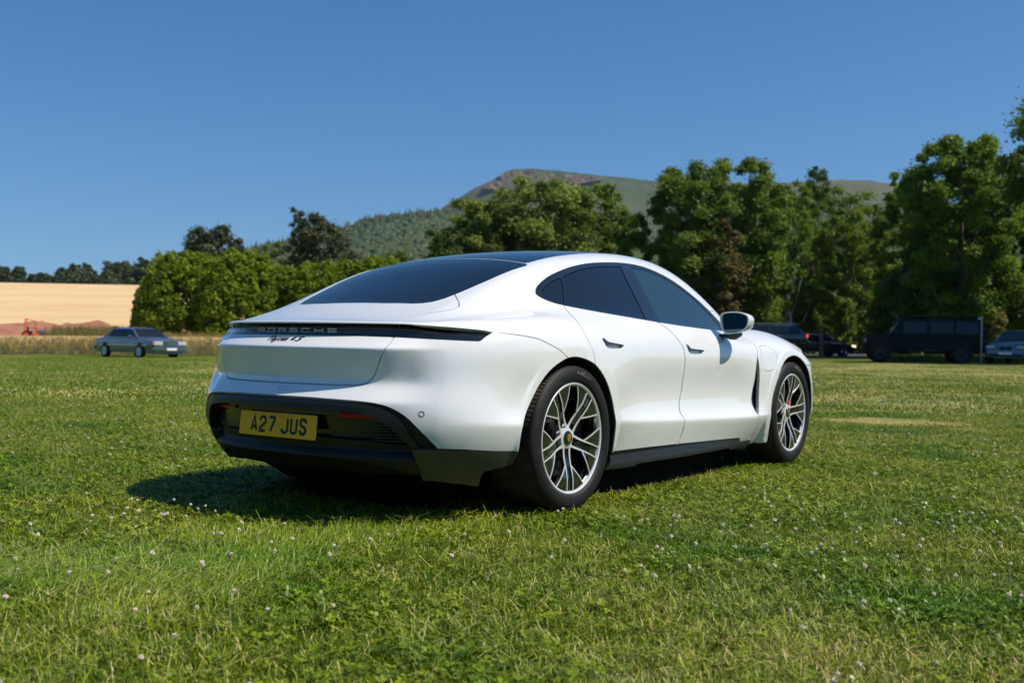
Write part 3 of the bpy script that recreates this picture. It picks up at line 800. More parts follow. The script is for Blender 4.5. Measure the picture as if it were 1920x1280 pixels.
# door handle blades
for P, nm in ((H1, 'door_handle'), (H2, 'door_handle')):
    for s in (1, -1):
        x0, x1, zt = P[:, 0].min(), P[:, 0].max(), P[:, 1].max()
        # dark pull edge along the rear and top of the recess
        m = MB(); V = []; pts = [(x0 + .004, zt - .002), (x0 + .024, zt - .004), (x0 + .062, zt - .024), (x1 - .012, zt - .038), (x1 - .03, zt - .043), (x0 + .078, zt - .035), (x0 + .050, zt - .046), (x0 + .034, zt - .046)]
        for off in (.004, .016):
            for a, b in pts:
                pnt, n = surf_pt((a, -.94, b)); w = pnt - n * off; V.append((w[0], w[1] * s, w[2]))
        k = len(pts); m.add(V, [tuple(range(k)), tuple(range(2 * k - 1, k - 1, -1))] + [(i, i + k, (i + 1) % k + k, (i + 1) % k) for i in range(k)])
        m.build(nm, M_GLOSS, HERO)

# mirrors
for s in (1, -1):
    th = holder('door_mirror', HERO, (0, 0, 0))
    # housing: rounded shell growing forwards from the glass frame
    out2 = smooth_poly([(-.905, 1.020), (-.935, 1.036), (-1.00, 1.040), (-1.06, 1.030), (-1.094, 1.010), (-1.098, .975), (-1.083, .937), (-1.050, .912), (-1.0, .900), (-.945, .898), (-.918, .920), (-.905, .965)], 4)
    cy, cz = out2.mean(0); V = []; n = len(out2); prof = [(0.985, -.004), (1.0, .004), (1.0, .02), (.985, .05), (.93, .09), (.82, .125), (.62, .150), (.35, .163), (.0, .168)]
    for k, (sc_, dx) in enumerate(prof):
        V += [(1.800 + dx - .10 * (y + 1.0) * 0, (cy + (y - cy) * sc_) * s, cz + (z_ - cz) * sc_ + .0 * dx) for y, z_ in out2]
    Fs = [(k * n + i, k * n + (i + 1) % n, (k + 1) * n + (i + 1) % n, (k + 1) * n + i) for k in range(len(prof) - 1) for i in range(n)]
    m = MB(); m.add(V, Fs)
    # inner rim returning to the glass
    V = []
    for sc_, dx in ((.985, -.004), (.90, -.002), (.86, .014)):
        V += [(1.800 + dx, (cy + (y - cy) * sc_) * s, cz + (z_ - cz) * sc_) for y, z_ in out2]
    m.add(V, [(k * n + i, (k + 1) * n + i, (k + 1) * n + (i + 1) % n, k * n + (i + 1) % n) for k in range(2) for i in range(n)])
    m.build('mirror_housing', M_WHITE, th, angle=50)
    m = MB(); m.add([(1.811, (cy + (y - cy) * .87) * s, cz + (z_ - cz) * .87) for y, z_ in out2], [tuple(range(n))]); m.build('mirror_glass', mat('mirror_dark', (.05, .10, .12), .03, metal=1.0), th)
    m = MB(); V = []
    for y, hx, hz, cx_, cz_ in ((-.86, .052, .010, 1.90, .905), (-.90, .045, .013, 1.885, .905), (-.95, .042, .020, 1.862, .898), (-.985, .046, .025, 1.855, .903), (-1.01, .050, .018, 1.855, .915)):
        V += [(cx_ + hx * math.cos(t), y * s, cz_ - .016 + hz * math.sin(t)) for t in np.linspace(0, 2 * math.pi, 16, endpoint=False)]
    m.add(V, [(k * 16 + i, k * 16 + (i + 1) % 16, (k + 1) * 16 + (i + 1) % 16, (k + 1) * 16 + i) for k in range(4) for i in range(16)] + [tuple(range(16)), tuple(range(79, 63, -1))]); m.build('mirror_stalk', M_SATIN, th, angle=50)

# ------------------------------------------------------------------ wheels
def make_wheel():
    """built for the right rear: the face looks towards -y, axle at the origin"""
    w = holder('wheel', HERO)
    Ro, Ri, wd = .360, .277, .300
    # tyre: profile (radius, y) outer side at y=-.145
    yo = -.038                       # outer bead plane is at y = yo
    prof = [(Ri - .004, .02), (Ri, .0), (Ri + .004, -.006), (Ri + .012, -.012), (Ri + .016, -.0135), (Ri + .036, -.0165), (Ri + .052, -.0150), (Ri + .057, -.0125), (Ri + .070, -.0080), (Ro - .006, -.002), (Ro - .001, .008)]
    n = 160; V = []; 
    for (r, y) in prof:
        for k in range(n):
            t = 2 * math.pi * k / n; V.append((r * math.sin(t), y - .030, r * math.cos(t)))
    Fs = [(i * n + k, i * n + (k + 1) % n, (i + 1) * n + (k + 1) % n, (i + 1) * n + k) for i in range(len(prof) - 1) for k in range(n)]
    m = MB(); m.add(V, Fs)
    m.build('tyre', M_RUBBER, w, angle=60)
    # tread with grooves round the tyre and cuts across the shoulders
    ys = []; 
    y0 = 0.0; y1 = .262
    edges = [0, .012, .040, .043, .052, .055, .092, .095, .107, .110, .150, .153, .165, .168, .207, .210, .219, .222, .250, .262]
    grv = {(3, 4), (7, 8), (11, 12), (15, 16)}
    nt = 480; V = []; rows = len(edges)
    for j, yy in enumerate(edges):
        deep = j in (3, 4, 7, 8, 11, 12, 15, 16)
        for k in range(nt):
            t = 2 * math.pi * k / nt
            r = Ro - .004 * (abs(yy - .131) / .131) ** 3 - (.007 if deep else 0)
            if (j <= 2 or j >= 17) and (k % 5 == 0): r -= .004
            if 5 <= j <= 6 and ((k + 3) % 8 == 0): r -= .003
            V.append((r * math.sin(t + yy * .25), yy - .024, r * math.cos(t + yy * .25)))
    Fs = [(i * nt + k, i * nt + (k + 1) % nt, (i + 1) * nt + (k + 1) % nt, (i + 1) * nt + k) for i in range(rows - 1) for k in range(nt)]
    for i in range(1): pass
    inner = [(Ro - .002, .238), (Ri + .05, .262), (Ri, .245)]
    m = MB(); m.add(V, Fs); m.lathe(inner, 80); m.build('tread', M_TREAD, w)
    # rim barrel and polished lip
    m = MB(); m.lathe([(Ri + .001, -.030), (Ri - .006, -.034), (Ri - .014, -.030), (Ri - .016, -.018), (Ri - .020, -.012)], 96); m.build('rim_lip', M_ALLOY, w, angle=40)
    m = MB(); m.lathe([(Ri - .020, -.012), (Ri - .030, .02), (Ri - .035, .10), (Ri - .03, .24)], 72); m.build('rim_barrel', M_RIMBLK, w, angle=40)
    m = MB(); m.lathe([(.001, .06), (.10, .06), (.10, .075), (.195, .075), (.195, .10), (.001, .10)], 48); m.build('brake_disc', M_DISC, w, angle=30)
    # spokes
    def dep(r): # depth of the spoke face (y) against radius
        return -.028 + .030 * (1 - sstep(.05, .24, np.array([r]))[0])
    def pt(r, th, h): t = R(th); return (-r * math.sin(t), dep(r) + h, r * math.cos(t))
    def rib(mb, path, w0, w1, d=.004):
        P = [Vector(pt(r, t, 0)) for r, t in path]; k = len(P); V = []
        for i, p in enumerate(P):
            a = (P[min(i + 1, k - 1)] - P[max(i - 1, 0)]).normalized(); sd = a.cross(Vector((0, 1, 0))).normalized()
            ww = (w0 + (w1 - w0) * i / (k - 1)) / 2
            V += [p + sd * ww, p - sd * ww, p - sd * ww + Vector((0, d, 0)), p + sd * ww + Vector((0, d, 0))]
        mb.add(V, [(4 * i + a, 4 * i + (a + 1) % 4, 4 * i + 4 + (a + 1) % 4, 4 * i + 4 + a) for i in range(k - 1) for a in range(4)] + [(0, 1, 2, 3), (4 * k - 4, 4 * k - 1, 4 * k - 2, 4 * k - 3)])
    Rr = Ri - .015
    def leg(sg, c):
        return [(r, c + sg * math.degrees(math.asin(o / r))) for r, o in ((.050, .026), (.070, .0265), (.095, .0255), (.125, .0245), (.155, .0245), (.20, .026), (Rr, .0285))]
    def line(r0, t0, r1, t1, k=4):
        a = (r0 * math.sin(R(t0)), r0 * math.cos(R(t0))); b = (r1 * math.sin(R(t1)), r1 * math.cos(R(t1))); o = []
        for i in range(k + 1):
            x = a[0] + (b[0] - a[0]) * i / k; z = a[1] + (b[1] - a[1]) * i / k; o.append((math.hypot(x, z), math.degrees(math.atan2(x, z))))
        return o
    for k in range(5):
        c = 72 * k
        m = MB()
        for sg in (-1, 1):
            L = leg(sg, c); rib(m, L, .013, .0050)
            rib(m, line(.138, c + sg * 10.2, Rr, c + sg * 28.0), .0065, .0050)
        m.build('spoke', M_ALLOY, w, angle=35)
        m = MB()
        for sg in (-1, 1):
            A = [(.142, c + sg * 10.0), (.20, c + sg * 7.6), (Rr, c + sg * 6.4), (Rr, c + sg * 17)] + line(.142, c + sg * 10.4, Rr, c + sg * 27.8)[:0:-1]
            V = [pt(r, t, .0035) for r, t in A] + [pt(r, t, .022) for r, t in A]; q_ = len(A)
            m.add(V, [tuple(range(q_)), tuple(range(2 * q_ - 1, q_ - 1, -1))] + [(i, (i + 1) % q_, q_ + (i + 1) % q_, q_ + i) for i in range(q_)])
        A = [(.10, c - 14), (.135, c - 10.3), (.165, c - 8.5), (.20, c - 7.3), (Rr, c - 6.2), (Rr, c + 6.2), (.20, c + 7.3), (.165, c + 8.5), (.135, c + 10.3), (.10, c + 14), (.085, c)]
        V = [pt(r, t, .010) for r, t in A] + [pt(r, t, .024) for r, t in A]; q_ = len(A)
        m.add(V, [tuple(range(q_)), tuple(range(2 * q_ - 1, q_ - 1, -1))] + [(i, (i + 1) % q_, q_ + (i + 1) % q_, q_ + i) for i in range(q_)])
        m.build('spoke_insert', M_RIMBLK, w)
    # hub: star shaped polished centre
    H = []
    for k in range(40):
        t = 360 * k / 40; H.append((.052 + .012 * max(0, math.cos(R(5 * (t - 36)))) ** 1, t))
    m = MB(); nn = len(H)
    V = [pt(r, t, .000) for r, t in H] + [pt(r + .006, t, .022) for r, t in H] + [pt(.036, t, -.004) for r, t in H]
    m.add(V, [(i, (i + 1) % nn, nn + (i + 1) % nn, nn + i) for i in range(nn)] + [(i, 2 * nn + i, 2 * nn + (i + 1) % nn, (i + 1) % nn) for i in range(nn)]); m.build('hub', M_ALLOY, w, angle=40)
    m = MB(); m.lathe([(.0365, .006), (.0365, -.004), (.034, -.0075), (.030, -.0085), (.0001, -.0095)], 40); m.build('hub_cap', M_RIMBLK, w, angle=40)
    m = MB(); y = -.0102
    sh = [(-.011, .015), (0, .017), (.011, .015), (.012, .002), (.008, -.010), (0, -.017), (-.008, -.010), (-.012, .002)]
    m.prism([(a * 1.25, b * 1.2) for a, b in sh], 0, .0015, lambda a, b, h: (a, y - h, b)); m.build('crest', M_GOLD, w)
    m = MB()
    for (a, b) in ((-.0065, .008), (.0065, -.006)):
        m.box((a, y - .002, b), (.008, .001, .007))
    m.build('crest_field', M_RED, w)
    for k in range(5):
        m = MB(); t = R(72 * k + 0); m.tube([(-.068 * math.sin(t), .012, .068 * math.cos(t)), (-.068 * math.sin(t), .024, .068 * math.cos(t))], .009, 6)
        m.build('wheel_bolt', M_DARK, w)
    # sidewall lettering
    LS = {'P': [[(0, 0), (0, 1), (.8, 1), (.8, .5), (0, .5)]], 'I': [[(.3, 0), (.3, 1)]], 'R': [[(0, 0), (0, 1), (.8, 1), (.8, .5), (0, .5)], [(.4, .5), (.8, 0)]],
          'E': [[(.8, 1), (0, 1), (0, 0), (.8, 0)], [(0, .5), (.6, .5)]], 'L': [[(0, 1), (0, 0), (.8, 0)]]}
    th = 1.5; m = MB()
    for ch in 'PIRELLI':
        def fn(p, q, h, th=th):
            t = R(th + p * 2.7); r = .314 + q * .0155
            return (r * math.sin(t), -.0475 - h, r * math.cos(t))
        strokes(m, [[(a, b) for a, b in l] for l in LS[ch]], .22, fn, .0015)
        th += (3.8 if ch != 'I' else 2.5)
    m.build('tyre_lettering', mat('tyre_letter_grey', (.17, .17, .16), .7), w)
    return w
W0 = make_wheel()
def spin(w, deg):
    for c in kids(w):
        if c.name.split('.')[0] not in ('brake_disc', 'tyre_lettering', 'crest', 'crest_field'):
            c.rotation_euler = (0, R(deg), 0)
def place_wheel(w, x, y, ang, flip=False, sy=1.0):
    w.location = (x, y, .355); w.rotation_euler = (0, 0, math.pi if flip else 0); w.scale = (1, sy, 1); spin(w, ang)
WHL = [copy_tree(W0, HERO) for _ in range(3)]
place_wheel(W0, 0, -.925, -34)
place_wheel(WHL[0], 2.9, -.930, -60, sy=.86)
place_wheel(WHL[1], 0, .925, 10, True); place_wheel(WHL[2], 2.9, .930, 33, True, .86)
# callipers
for x, y, s in ((0, -.925, 1), (2.9, -.930, 1), (0, .925, -1), (2.9, .93, -1)):
    m = MB(); V = []
    sx = 1 if x > 1 else 1
    for yy in (.045, .125):
        for r in (.135, .205):
            for t in np.linspace(30, 85, 9) if x > 1 else np.linspace(60, 110, 9):
                V.append((x + r * math.sin(R(t)) * sx, y + yy * s, .355 + r * math.cos(R(t))))
    n = 9
    Fs = []
    for i in range(n - 1):
        a, b, c_, d = i, n + i, 2 * n + i, 3 * n + i
        Fs += [(a, a + 1, b + 1, b), (c_, d, d + 1, c_ + 1), (b, b + 1, d + 1, d), (a, c_, c_ + 1, a + 1)]
    Fs += [(0, n, 3 * n, 2 * n), (n - 1, 3 * n - 1, 4 * n - 1, 2 * n - 1)]
    m.add(V, Fs); m.build('brake_caliper', M_RED if x > 1 else M_DARK, HERO, angle=40)
# ------------------------------------------------------------------ land
rng = np.random.default_rng(7)
def Ld(x, y):
    dx, dy = x - CAM_POS[0], y - CAM_POS[1]
    return dx * _rt[0] + dy * _rt[1], dx * _fw[0] + dy * _fw[1]
def height(x, y):
    x = np.asarray(x, float); y = np.asarray(y, float)
    L, d = Ld(x, y)
    r = np.sqrt(L * L + d * d)
    z = .0115 * np.clip(L, -60, 60) * sstep(9, 32, r)
    s = L / np.maximum(d, 1)
    m = np.where(d > 5, 1 - sstep(-.16, .02, s), 0)
    hd = np.interp(d, [0, 84, 92, 100, 112, 128, 200, 300, 380, 3000], [0, 0, .8, 1.7, 2.7, 3.6, 8.6, 15.2, 12, 12])
    return z + hd * m
def hz(p): return float(height(p[0], p[1]))
def place(u, d, dz=0.0):
    p = on_ground(u, d); return np.array([p[0], p[1], hz(p) + dz])
def zat(u, v, d): return at(u, v, d)[2]
def sheet(name, us, ds, m, off=0.0, kind='structure', bumpy=0.0, edge=None):
    U, Dd = np.meshgrid(us, ds, indexing='ij'); s = (U - 960) / FPX
    X = CAM_POS[0] + (_fw[0] + _rt[0] * s) * Dd; Y = CAM_POS[1] + (_fw[1] + _rt[1] * s) * Dd
    if edge is not None:
        J = edge(U, Dd); X = X + _fw[0] * J; Y = Y + _fw[1] * J
    Z = height(X, Y) + off + (rng.normal(0, bumpy, X.shape) if bumpy else 0)
    n, k = X.shape; i = np.arange(n * k).reshape(n, k)
    T = np.stack([i[:-1, :-1], i[1:, :-1], i[1:, 1:], i[:-1, 1:]], -1).reshape(-1, 4)
    return tag(mk(name, np.stack([X, Y, Z], -1).reshape(-1, 3), T, m), kind=kind)

def _lawn(m, nt, b):
    n1 = noise(nt, .16, 5, .6); n2 = noise(nt, 3.5, 6, .7); n3 = noise(nt, 28, 4, .7)
    r1 = ramp(nt, n1.outputs[0], [(.36, (.085, .140, .016)), (.50, (.125, .175, .024)), (.62, (.230, .210, .055))])
    r2 = ramp(nt, n2.outputs[0], [(.30, (.45, .50, .42)), (.70, (1.25, 1.2, 1.1))])
    r3 = ramp(nt, n3.outputs[0], [(.35, (.45, .45, .45)), (.65, (1.45, 1.45, 1.4))])
    mx = nt.nodes.new('ShaderNodeMix'); mx.data_type = 'RGBA'; mx.blend_type = 'MULTIPLY'; mx.inputs['Factor'].default_value = 1
    nt.links.new(r1.outputs[0], mx.inputs['A']); nt.links.new(r2.outputs[0], mx.inputs['B'])
    my = nt.nodes.new('ShaderNodeMix'); my.data_type = 'RGBA'; my.blend_type = 'MULTIPLY'; my.inputs['Factor'].default_value = 1
    nt.links.new(mx.outputs['Result'], my.inputs['A']); nt.links.new(r3.outputs[0], my.inputs['B'])
    nt.links.new(my.outputs['Result'], b.inputs['Base Color']); bump(nt, b, n3.outputs[0], 1.0, .06)
M_LAWN = mat('lawn', (.07, .11, .015), .95, spec=.1, build=_lawn)
def two_tone(c1, c2, sc, lo=.35, hi=.65, coord='Object', vs=None, bm=None):
    def f(m, nt, b):
        n = noise(nt, sc, 6, .65, vec_scale=vs); r = ramp(nt, n.outputs[0], [(lo, c1), (hi, c2)])
        nt.links.new(r.outputs[0], b.inputs['Base Color'])
        if bm: bump(nt, b, n.outputs[0], bm[0], bm[1])
    return f
M_EARTH = mat('bare_red_earth', (.3, .15, .09), .95, spec=.1, build=two_tone((.25, .105, .065), (.42, .20, .13), .9, bm=(.8, .2)))
M_STUB = mat('ripe_wheat_hill', (.5, .32, .13), .95, spec=.1, build=two_tone((.58, .39, .20), (.68, .49, .28), .05, vs=(1, 1, 6), bm=(.3, .3)))
M_STRAW = mat('straw', (.52, .36, .15), .9, spec=.15, build=two_tone((.60, .45, .23), (.78, .62, .36), 2.2))
M_ROAD = mat('tarmac', (.11, .105, .10), .9, build=two_tone((.09, .085, .08), (.15, .14, .13), 3))
M_ROCK = mat('field_soil', (.12, .10, .05), .95, build=two_tone((.06, .08, .02), (.14, .12, .05), .4))

# ground: one sheet to the horizon, finer towards the camera (polar grid)
az = np.linspace(0, 2 * math.pi, 241); rr_ = np.concatenate([[0], np.geomspace(.6, 60, 90), np.geomspace(66, 4500, 56)])
A_, Rg = np.meshgrid(az, rr_, indexing='ij')
gx = CAM_POS[0] + np.cos(A_) * Rg; gy = CAM_POS[1] + np.sin(A_) * Rg
gz = height(gx, gy) - .032 - .12 * (Rg > 80)
i_ = np.arange(gx.size).reshape(gx.shape)
gT = np.stack([i_[:-1, :-1], i_[1:, :-1], i_[1:, 1:], i_[:-1, 1:]], -1).reshape(-1, 4)[:, ::-1].copy()
tag(mk('ground', np.stack([gx, gy, gz], -1).reshape(-1, 3), gT, M_LAWN), kind='structure')
sheet('wheat_hill', np.linspace(-700, 900, 90), np.concatenate([np.linspace(101, 300, 42), [340, 380]]), M_STUB, .10)
sheet('bare_earth', np.linspace(-700, 620, 80), np.linspace(84, 104, 24), M_EARTH, .16, bumpy=.10, edge=lambda U, D: np.where(D > 101, 2.5 * np.sin(U / 60.) + 1.5 * np.sin(U / 23.), 0))
sheet('road', np.linspace(1380, 2400, 40), np.linspace(60, 76, 8), M_ROAD, .012)

# ------------------------------------------------------------------ foliage
def leaf_mat(name, c1, c2, trans=.28, c3=None):
    if name in MATS: return MATS[name]
    m = bpy.data.materials.new(name); m.use_nodes = True; nt = m.node_tree; nt.nodes.clear()
    at_ = nt.nodes.new('ShaderNodeAttribute'); at_.attribute_name = 'tint'
    r = ramp(nt, at_.outputs['Fac'], [(0.0, c1), (.93, c2), (1.0, c3 or c2)])
    p = nt.nodes.new('ShaderNodeBsdfPrincipled'); p.inputs['Roughness'].default_value = .55; p.inputs['Specular IOR Level'].default_value = .3
    t = nt.nodes.new('ShaderNodeBsdfTranslucent'); mx = nt.nodes.new('ShaderNodeMixShader'); mx.inputs[0].default_value = trans
    o = nt.nodes.new('ShaderNodeOutputMaterial')
    nt.links.new(r.outputs[0], p.inputs['Base Color'])
    g = nt.nodes.new('ShaderNodeMix'); g.data_type = 'RGBA'; g.blend_type = 'MULTIPLY'; g.inputs['Factor'].default_value = 1
    g.inputs['B'].default_value = (1.25, 1.25, .5, 1); nt.links.new(r.outputs[0], g.inputs['A']); nt.links.new(g.outputs['Result'], t.inputs['Color'])
    nt.links.new(p.outputs[0], mx.inputs[1]); nt.links.new(t.outputs[0], mx.inputs[2]); nt.links.new(mx.outputs[0], o.inputs['Surface'])
    MATS[name] = m; return m
def set_tint(o, t):
    a = o.data.attributes.new('tint', 'FLOAT', 'FACE'); a.data.foreach_set('value', np.asarray(t, np.float32))
def leaves(P, Nn, size, rs, elong=1.7, droop=0.0):
    """one bent leaf (two triangles) per point"""
    n = len(P); a = rs.normal(size=(n, 3)); a -= (a * Nn).sum(1)[:, None] * Nn; a /= np.linalg.norm(a, axis=1)[:, None]
    if droop: a[:, 2] -= droop; a /= np.linalg.norm(a, axis=1)[:, None]
    b = np.cross(Nn, a); b /= np.maximum(np.linalg.norm(b, axis=1), 1e-6)[:, None]
    s = (size * rs.uniform(.65, 1.35, n))[:, None]
    h = Nn * s * .18
    V = np.stack([P - a * s * .5 * elong, P + b * s * .5 - h, P + a * s * .5 * elong, P - b * s * .5 - h], 1).reshape(-1, 3)
    i = np.arange(n)[:, None] * 4
    T = np.concatenate([i + [0, 1, 2], i + [0, 2, 3]])
    return V, T
def crown_mesh(name, blobs, n, size, m, parent, rs, shell=.35, elong=1.7, droop=0.0, soft=0.0, single=False):
    """blobs: (x, y, z, rx, rz, tint); soft > 0 scatters the leaves of each spray loosely"""
    B = np.array(blobs, float); w = B[:, 3] ** 2; w /= w.sum()
    k = rs.choice(len(B), n, p=w); d = rs.normal(size=(n, 3)); d /= np.linalg.norm(d, axis=1)[:, None]
    r = 1 - shell * rs.random(n) ** 1.3; r *= (1 + .10 * rs.normal(size=n))
    if soft: r = np.where(rs.random(n) < soft, np.abs(rs.normal(.75, .42, n)), r)
    P = B[k, :3] + d * np.stack([B[k, 3], B[k, 3], B[k, 4]], 1) * r[:, None]
    P += rs.normal(size=(n, 3)) * .05; P[:, 2] = np.maximum(P[:, 2], .05)
    Nn = d * .8 + rs.normal(size=(n, 3)) * .6 + np.array([0, 0, .35]); Nn /= np.linalg.norm(Nn, axis=1)[:, None]
    V, T = leaves(P, Nn, size, rs, elong, droop)
    if single: V = V.reshape(-1, 4, 3)[:, [1, 2, 3]].reshape(-1, 3); T = np.arange(3 * n).reshape(-1, 3)
    o = mk(name, V, T, m, parent, smooth=False)
    t = np.clip(B[k, 5] + rs.normal(0, .16, n), 0, .92); odd = rs.random(n) < .006; t[odd] = 1.0
    set_tint(o, t if single else np.concatenate([t, t])); return o
M_BARK = mat('bark', (.10, .075, .05), .9, build=two_tone((.05, .04, .03), (.15, .12, .09), 3, bm=(.6, .05)))
M_BIRCH = mat('birch_bark', (.5, .48, .44), .8, build=two_tone((.10, .09, .08), (.62, .60, .55), 2.5, .38, .46, vs=(1, 1, 3)))
LEAF = {
 'dark': leaf_mat('leaf_dark', (.042, .086, .010), (.150, .225, .024), .36, (.30, .16, .03)),
 'mid': leaf_mat('leaf_mid', (.055, .108, .010), (.190, .285, .026), .40, (.36, .20, .04)),
 'bright': leaf_mat('leaf_bright', (.065, .115, .008), (.200, .270, .024), .36, (.32, .24, .03)),
 'willow': leaf_mat('leaf_willow', (.075, .118, .022), (.270, .325, .065), .40, (.35, .32, .05)),
 'pine': leaf_mat('leaf_pine', (.026, .045, .018), (.100, .115, .050), .16),
 'brown': leaf_mat('leaf_brown', (.050, .045, .010), (.165, .125, .030), .25),
 'laurel': leaf_mat('leaf_laurel', (.062, .112, .003), (.230, .300, .010), .38),
 'far': leaf_mat('leaf_far', (.030, .052, .022), (.080, .110, .042), .15),
 'weed': leaf_mat('leaf_weed', (.10, .11, .03), (.36, .27, .09), .25)}
_tree_no = [0]
def tree(label, u, d, top_v, hw, leaf='mid', n=16000, size=.20, base_v=None, cat='tree', name='tree', nb=26, low=.12, trunk=.22, bark=None,
         flat=1.0, lean=0.0, group=None, shell=.5, rb=(.20, .34), spread=1.0, droop=0.0, elong=1.6, limbs=13, seed=None, tvar=.22, side=None):
    _tree_no[0] += 1; rs = np.random.default_rng(seed or (100 + _tree_no[0])); bark = bark or M_BARK
    base = place(u, d); H = (zat(u, top_v, d) - base[2]) * 1.03; Rd = hw * d / FPX * 1.04
    root = thing(name, label, cat, tuple(base), 0, group)
    zlo = H * low; blobs = []
    for k in range(nb * 2):
        t = (k + .5) / (nb * 2)
        zc = zlo + (H - zlo) * (.06 + .88 * t)
        prof = math.sqrt(max(.03, 1 - (abs((zc - (zlo + H) / 2) / ((H - zlo) / 2)) ** (2.0 * flat))))
        if side: prof *= side(t)
        a = 2.39996 * k + rs.uniform(-.5, .5); rr = Rd * rs.uniform(*rb) * (1.0 if t < .85 else .75)
        rad = max(0, Rd * prof - rr * .45) * math.sqrt(rs.uniform(.12, 1.0)) * spread
        zc = min(zc, H - rr * .70)
        blobs.append((rad * math.cos(a) + lean * zc, rad * math.sin(a), zc, rr, rr * rs.uniform(.55, .85), np.clip(.45 + rs.normal(0, tvar), .05, .9)))
    # trunk and limbs
    mt = MB(); top_p = np.array([lean * H * .6, 0, H * .60]); pts = [np.array([0, 0, -.15])]
    for k in range(1, 7): pts.append(np.array([0, 0, 0]) + top_p * k / 6 + np.array([rs.normal(0, .02) * H * .4, rs.normal(0, .02) * H * .4, 0]))
    mt.tube(pts, [trunk * (1.25 if k == 0 else 1 - .75 * k / 6) for k in range(7)], 9)
    mt.build('trunk', bark, root, angle=60)
    for k in range(limbs):
        bl = blobs[rs.integers(len(blobs))]; f = rs.uniform(.25, .8); s0 = pts[max(1, int(f * 5))]
        e = np.array(bl[:3]); mid = (s0 + e) / 2 + np.array([0, 0, -.04 * H]) + rs.normal(0, .02 * H, 3)
        ml = MB(); ml.tube([s0, mid, e], [trunk * .34, trunk * .2, trunk * .06], 6); ml.build('branch', bark, root, angle=60)
    crown_mesh('crown', blobs, int(n * 3.3), size * .80, LEAF[leaf], root, rs, shell, elong, droop, .6, True)
    return root
def shrub(label, u, d, top_v, hw, leaf='laurel', n=9000, size=.15, name='shrub', group=None, seed=1, dep=.8):
    rs = np.random.default_rng(seed); base = place(u, d); H = zat(u, top_v, d) - base[2]; Rd = hw * d / FPX
    root = thing(name, label, 'shrub', tuple(base), 0, group); blobs = []
    for k in range(330):
        a = rs.uniform(0, 2 * math.pi); ph = math.asin(rs.uniform(-.05, .99)); rr = Rd * rs.uniform(.07, .125); q = .94
        blobs.append((math.cos(a) * math.cos(ph) ** .72 * (Rd * q - rr * .4), math.sin(a) * math.cos(ph) ** .72 * (Rd * q - rr * .4) * dep, max(rr * .7, H * .02 + math.sin(ph) ** .85 * (H - rr) if ph > 0 else rr * .7), rr, rr, np.clip(.5 + rs.normal(0, .2), .05, .9)))
    inner = [(b[0] * .82, b[1] * .82, b[2] * .86, b[3] * 2, b[4] * 2, b[5] * .8) for b in blobs[::2]]
    crown_mesh('inner_foliage', inner, int(n * .6), size * 1.6, LEAF[leaf], root, rs, .6, 1.3)
    crown_mesh('foliage', blobs, int(n * 2.0), size * .95, LEAF[leaf], root, rs, .30, 1.5); return root

# distant hills -----------------------------------------------------------
def skyline_hill(name, sky, d0, d1, m, rows=14, rough=0.0, seed=0, curve=1.6):
    """a real slope rising from depth d0 to its crest at d1, crest line given by (u, v)"""
    rs = np.random.default_rng(seed); us = np.linspace(sky[0][0], sky[-1][0], 170); vs = np.interp(us, [p[0] for p in sky], [p[1] for p in sky])
    V = []
    for k in range(rows + 4):
        t = k / (rows - 1); dd = d0 + (d1 - d0) * t if t <= 1 else d1 + (d1 - d0) * .25 * (k - rows + 1)
        for u, v in zip(us, vs):
            p = at(u, v, d1); zc = p[2]; q = on_ground(u, dd); f = min(t, 1.0)
            s = .5 * f + .5 * f ** curve
            z = (1 - s) * -3 + zc * s if t <= 1 else zc * (1 - .18 * (k - rows + 1))
            z += rs.normal(0, rough) * (0.25 if abs(t - 1) < .01 else 1) * (t > 0)
            V.append((q[0], q[1], z))
    n = len(us); T = np.array([(k * n + i, k * n + i + 1, (k + 1) * n + i + 1, (k + 1) * n + i) for k in range(rows + 3) for i in range(n - 1)])
    return tag(mk(name, V, T, m), kind='structure'), (us, vs)
def _ridge(m, nt, b):
    n = noise(nt, .004, 8, .68); r = ramp(nt, n.outputs[0], [(.38, (.040, .062, .026)), (.50, (.062, .078, .036)), (.62, (.10, .09, .052)), (.72, (.15, .11, .075))])
    nt.links.new(r.outputs[0], b.inputs['Base Color']); n2 = noise(nt, .02, 6, .7); bump(nt, b, n2.outputs[0], .5, 8)
M_RIDGE = mat('moorland', (.15, .14, .06), .95, spec=.1, build=_ridge)
M_FLOOR = mat('forest_floor', (.04, .06, .02), .95, spec=.1, build=two_tone((.03, .045, .015), (.07, .09, .03), .02))
M_CLIFF = mat('scree_face', (.25, .17, .13), .95, spec=.1, build=two_tone((.07, .05, .042), (.19, .135, .10), .03, vs=(1, 1, .4), bm=(1, 10)))
skyline_hill('hill', [(640, 520), (700, 470), (800, 405), (850, 375), (885, 352), (920, 338), (940, 323), (955, 318), (985, 316), (1040, 320), (1100, 327), (1160, 332), (1215, 339), (1300, 346), (1400, 347), (1500, 341), (1560, 337), (1620, 338), (1680, 347), (1760, 372), (1850, 400), (1950, 420), (2200, 470)], 1300, 2600, M_RIDGE, rough=2.5, seed=3)
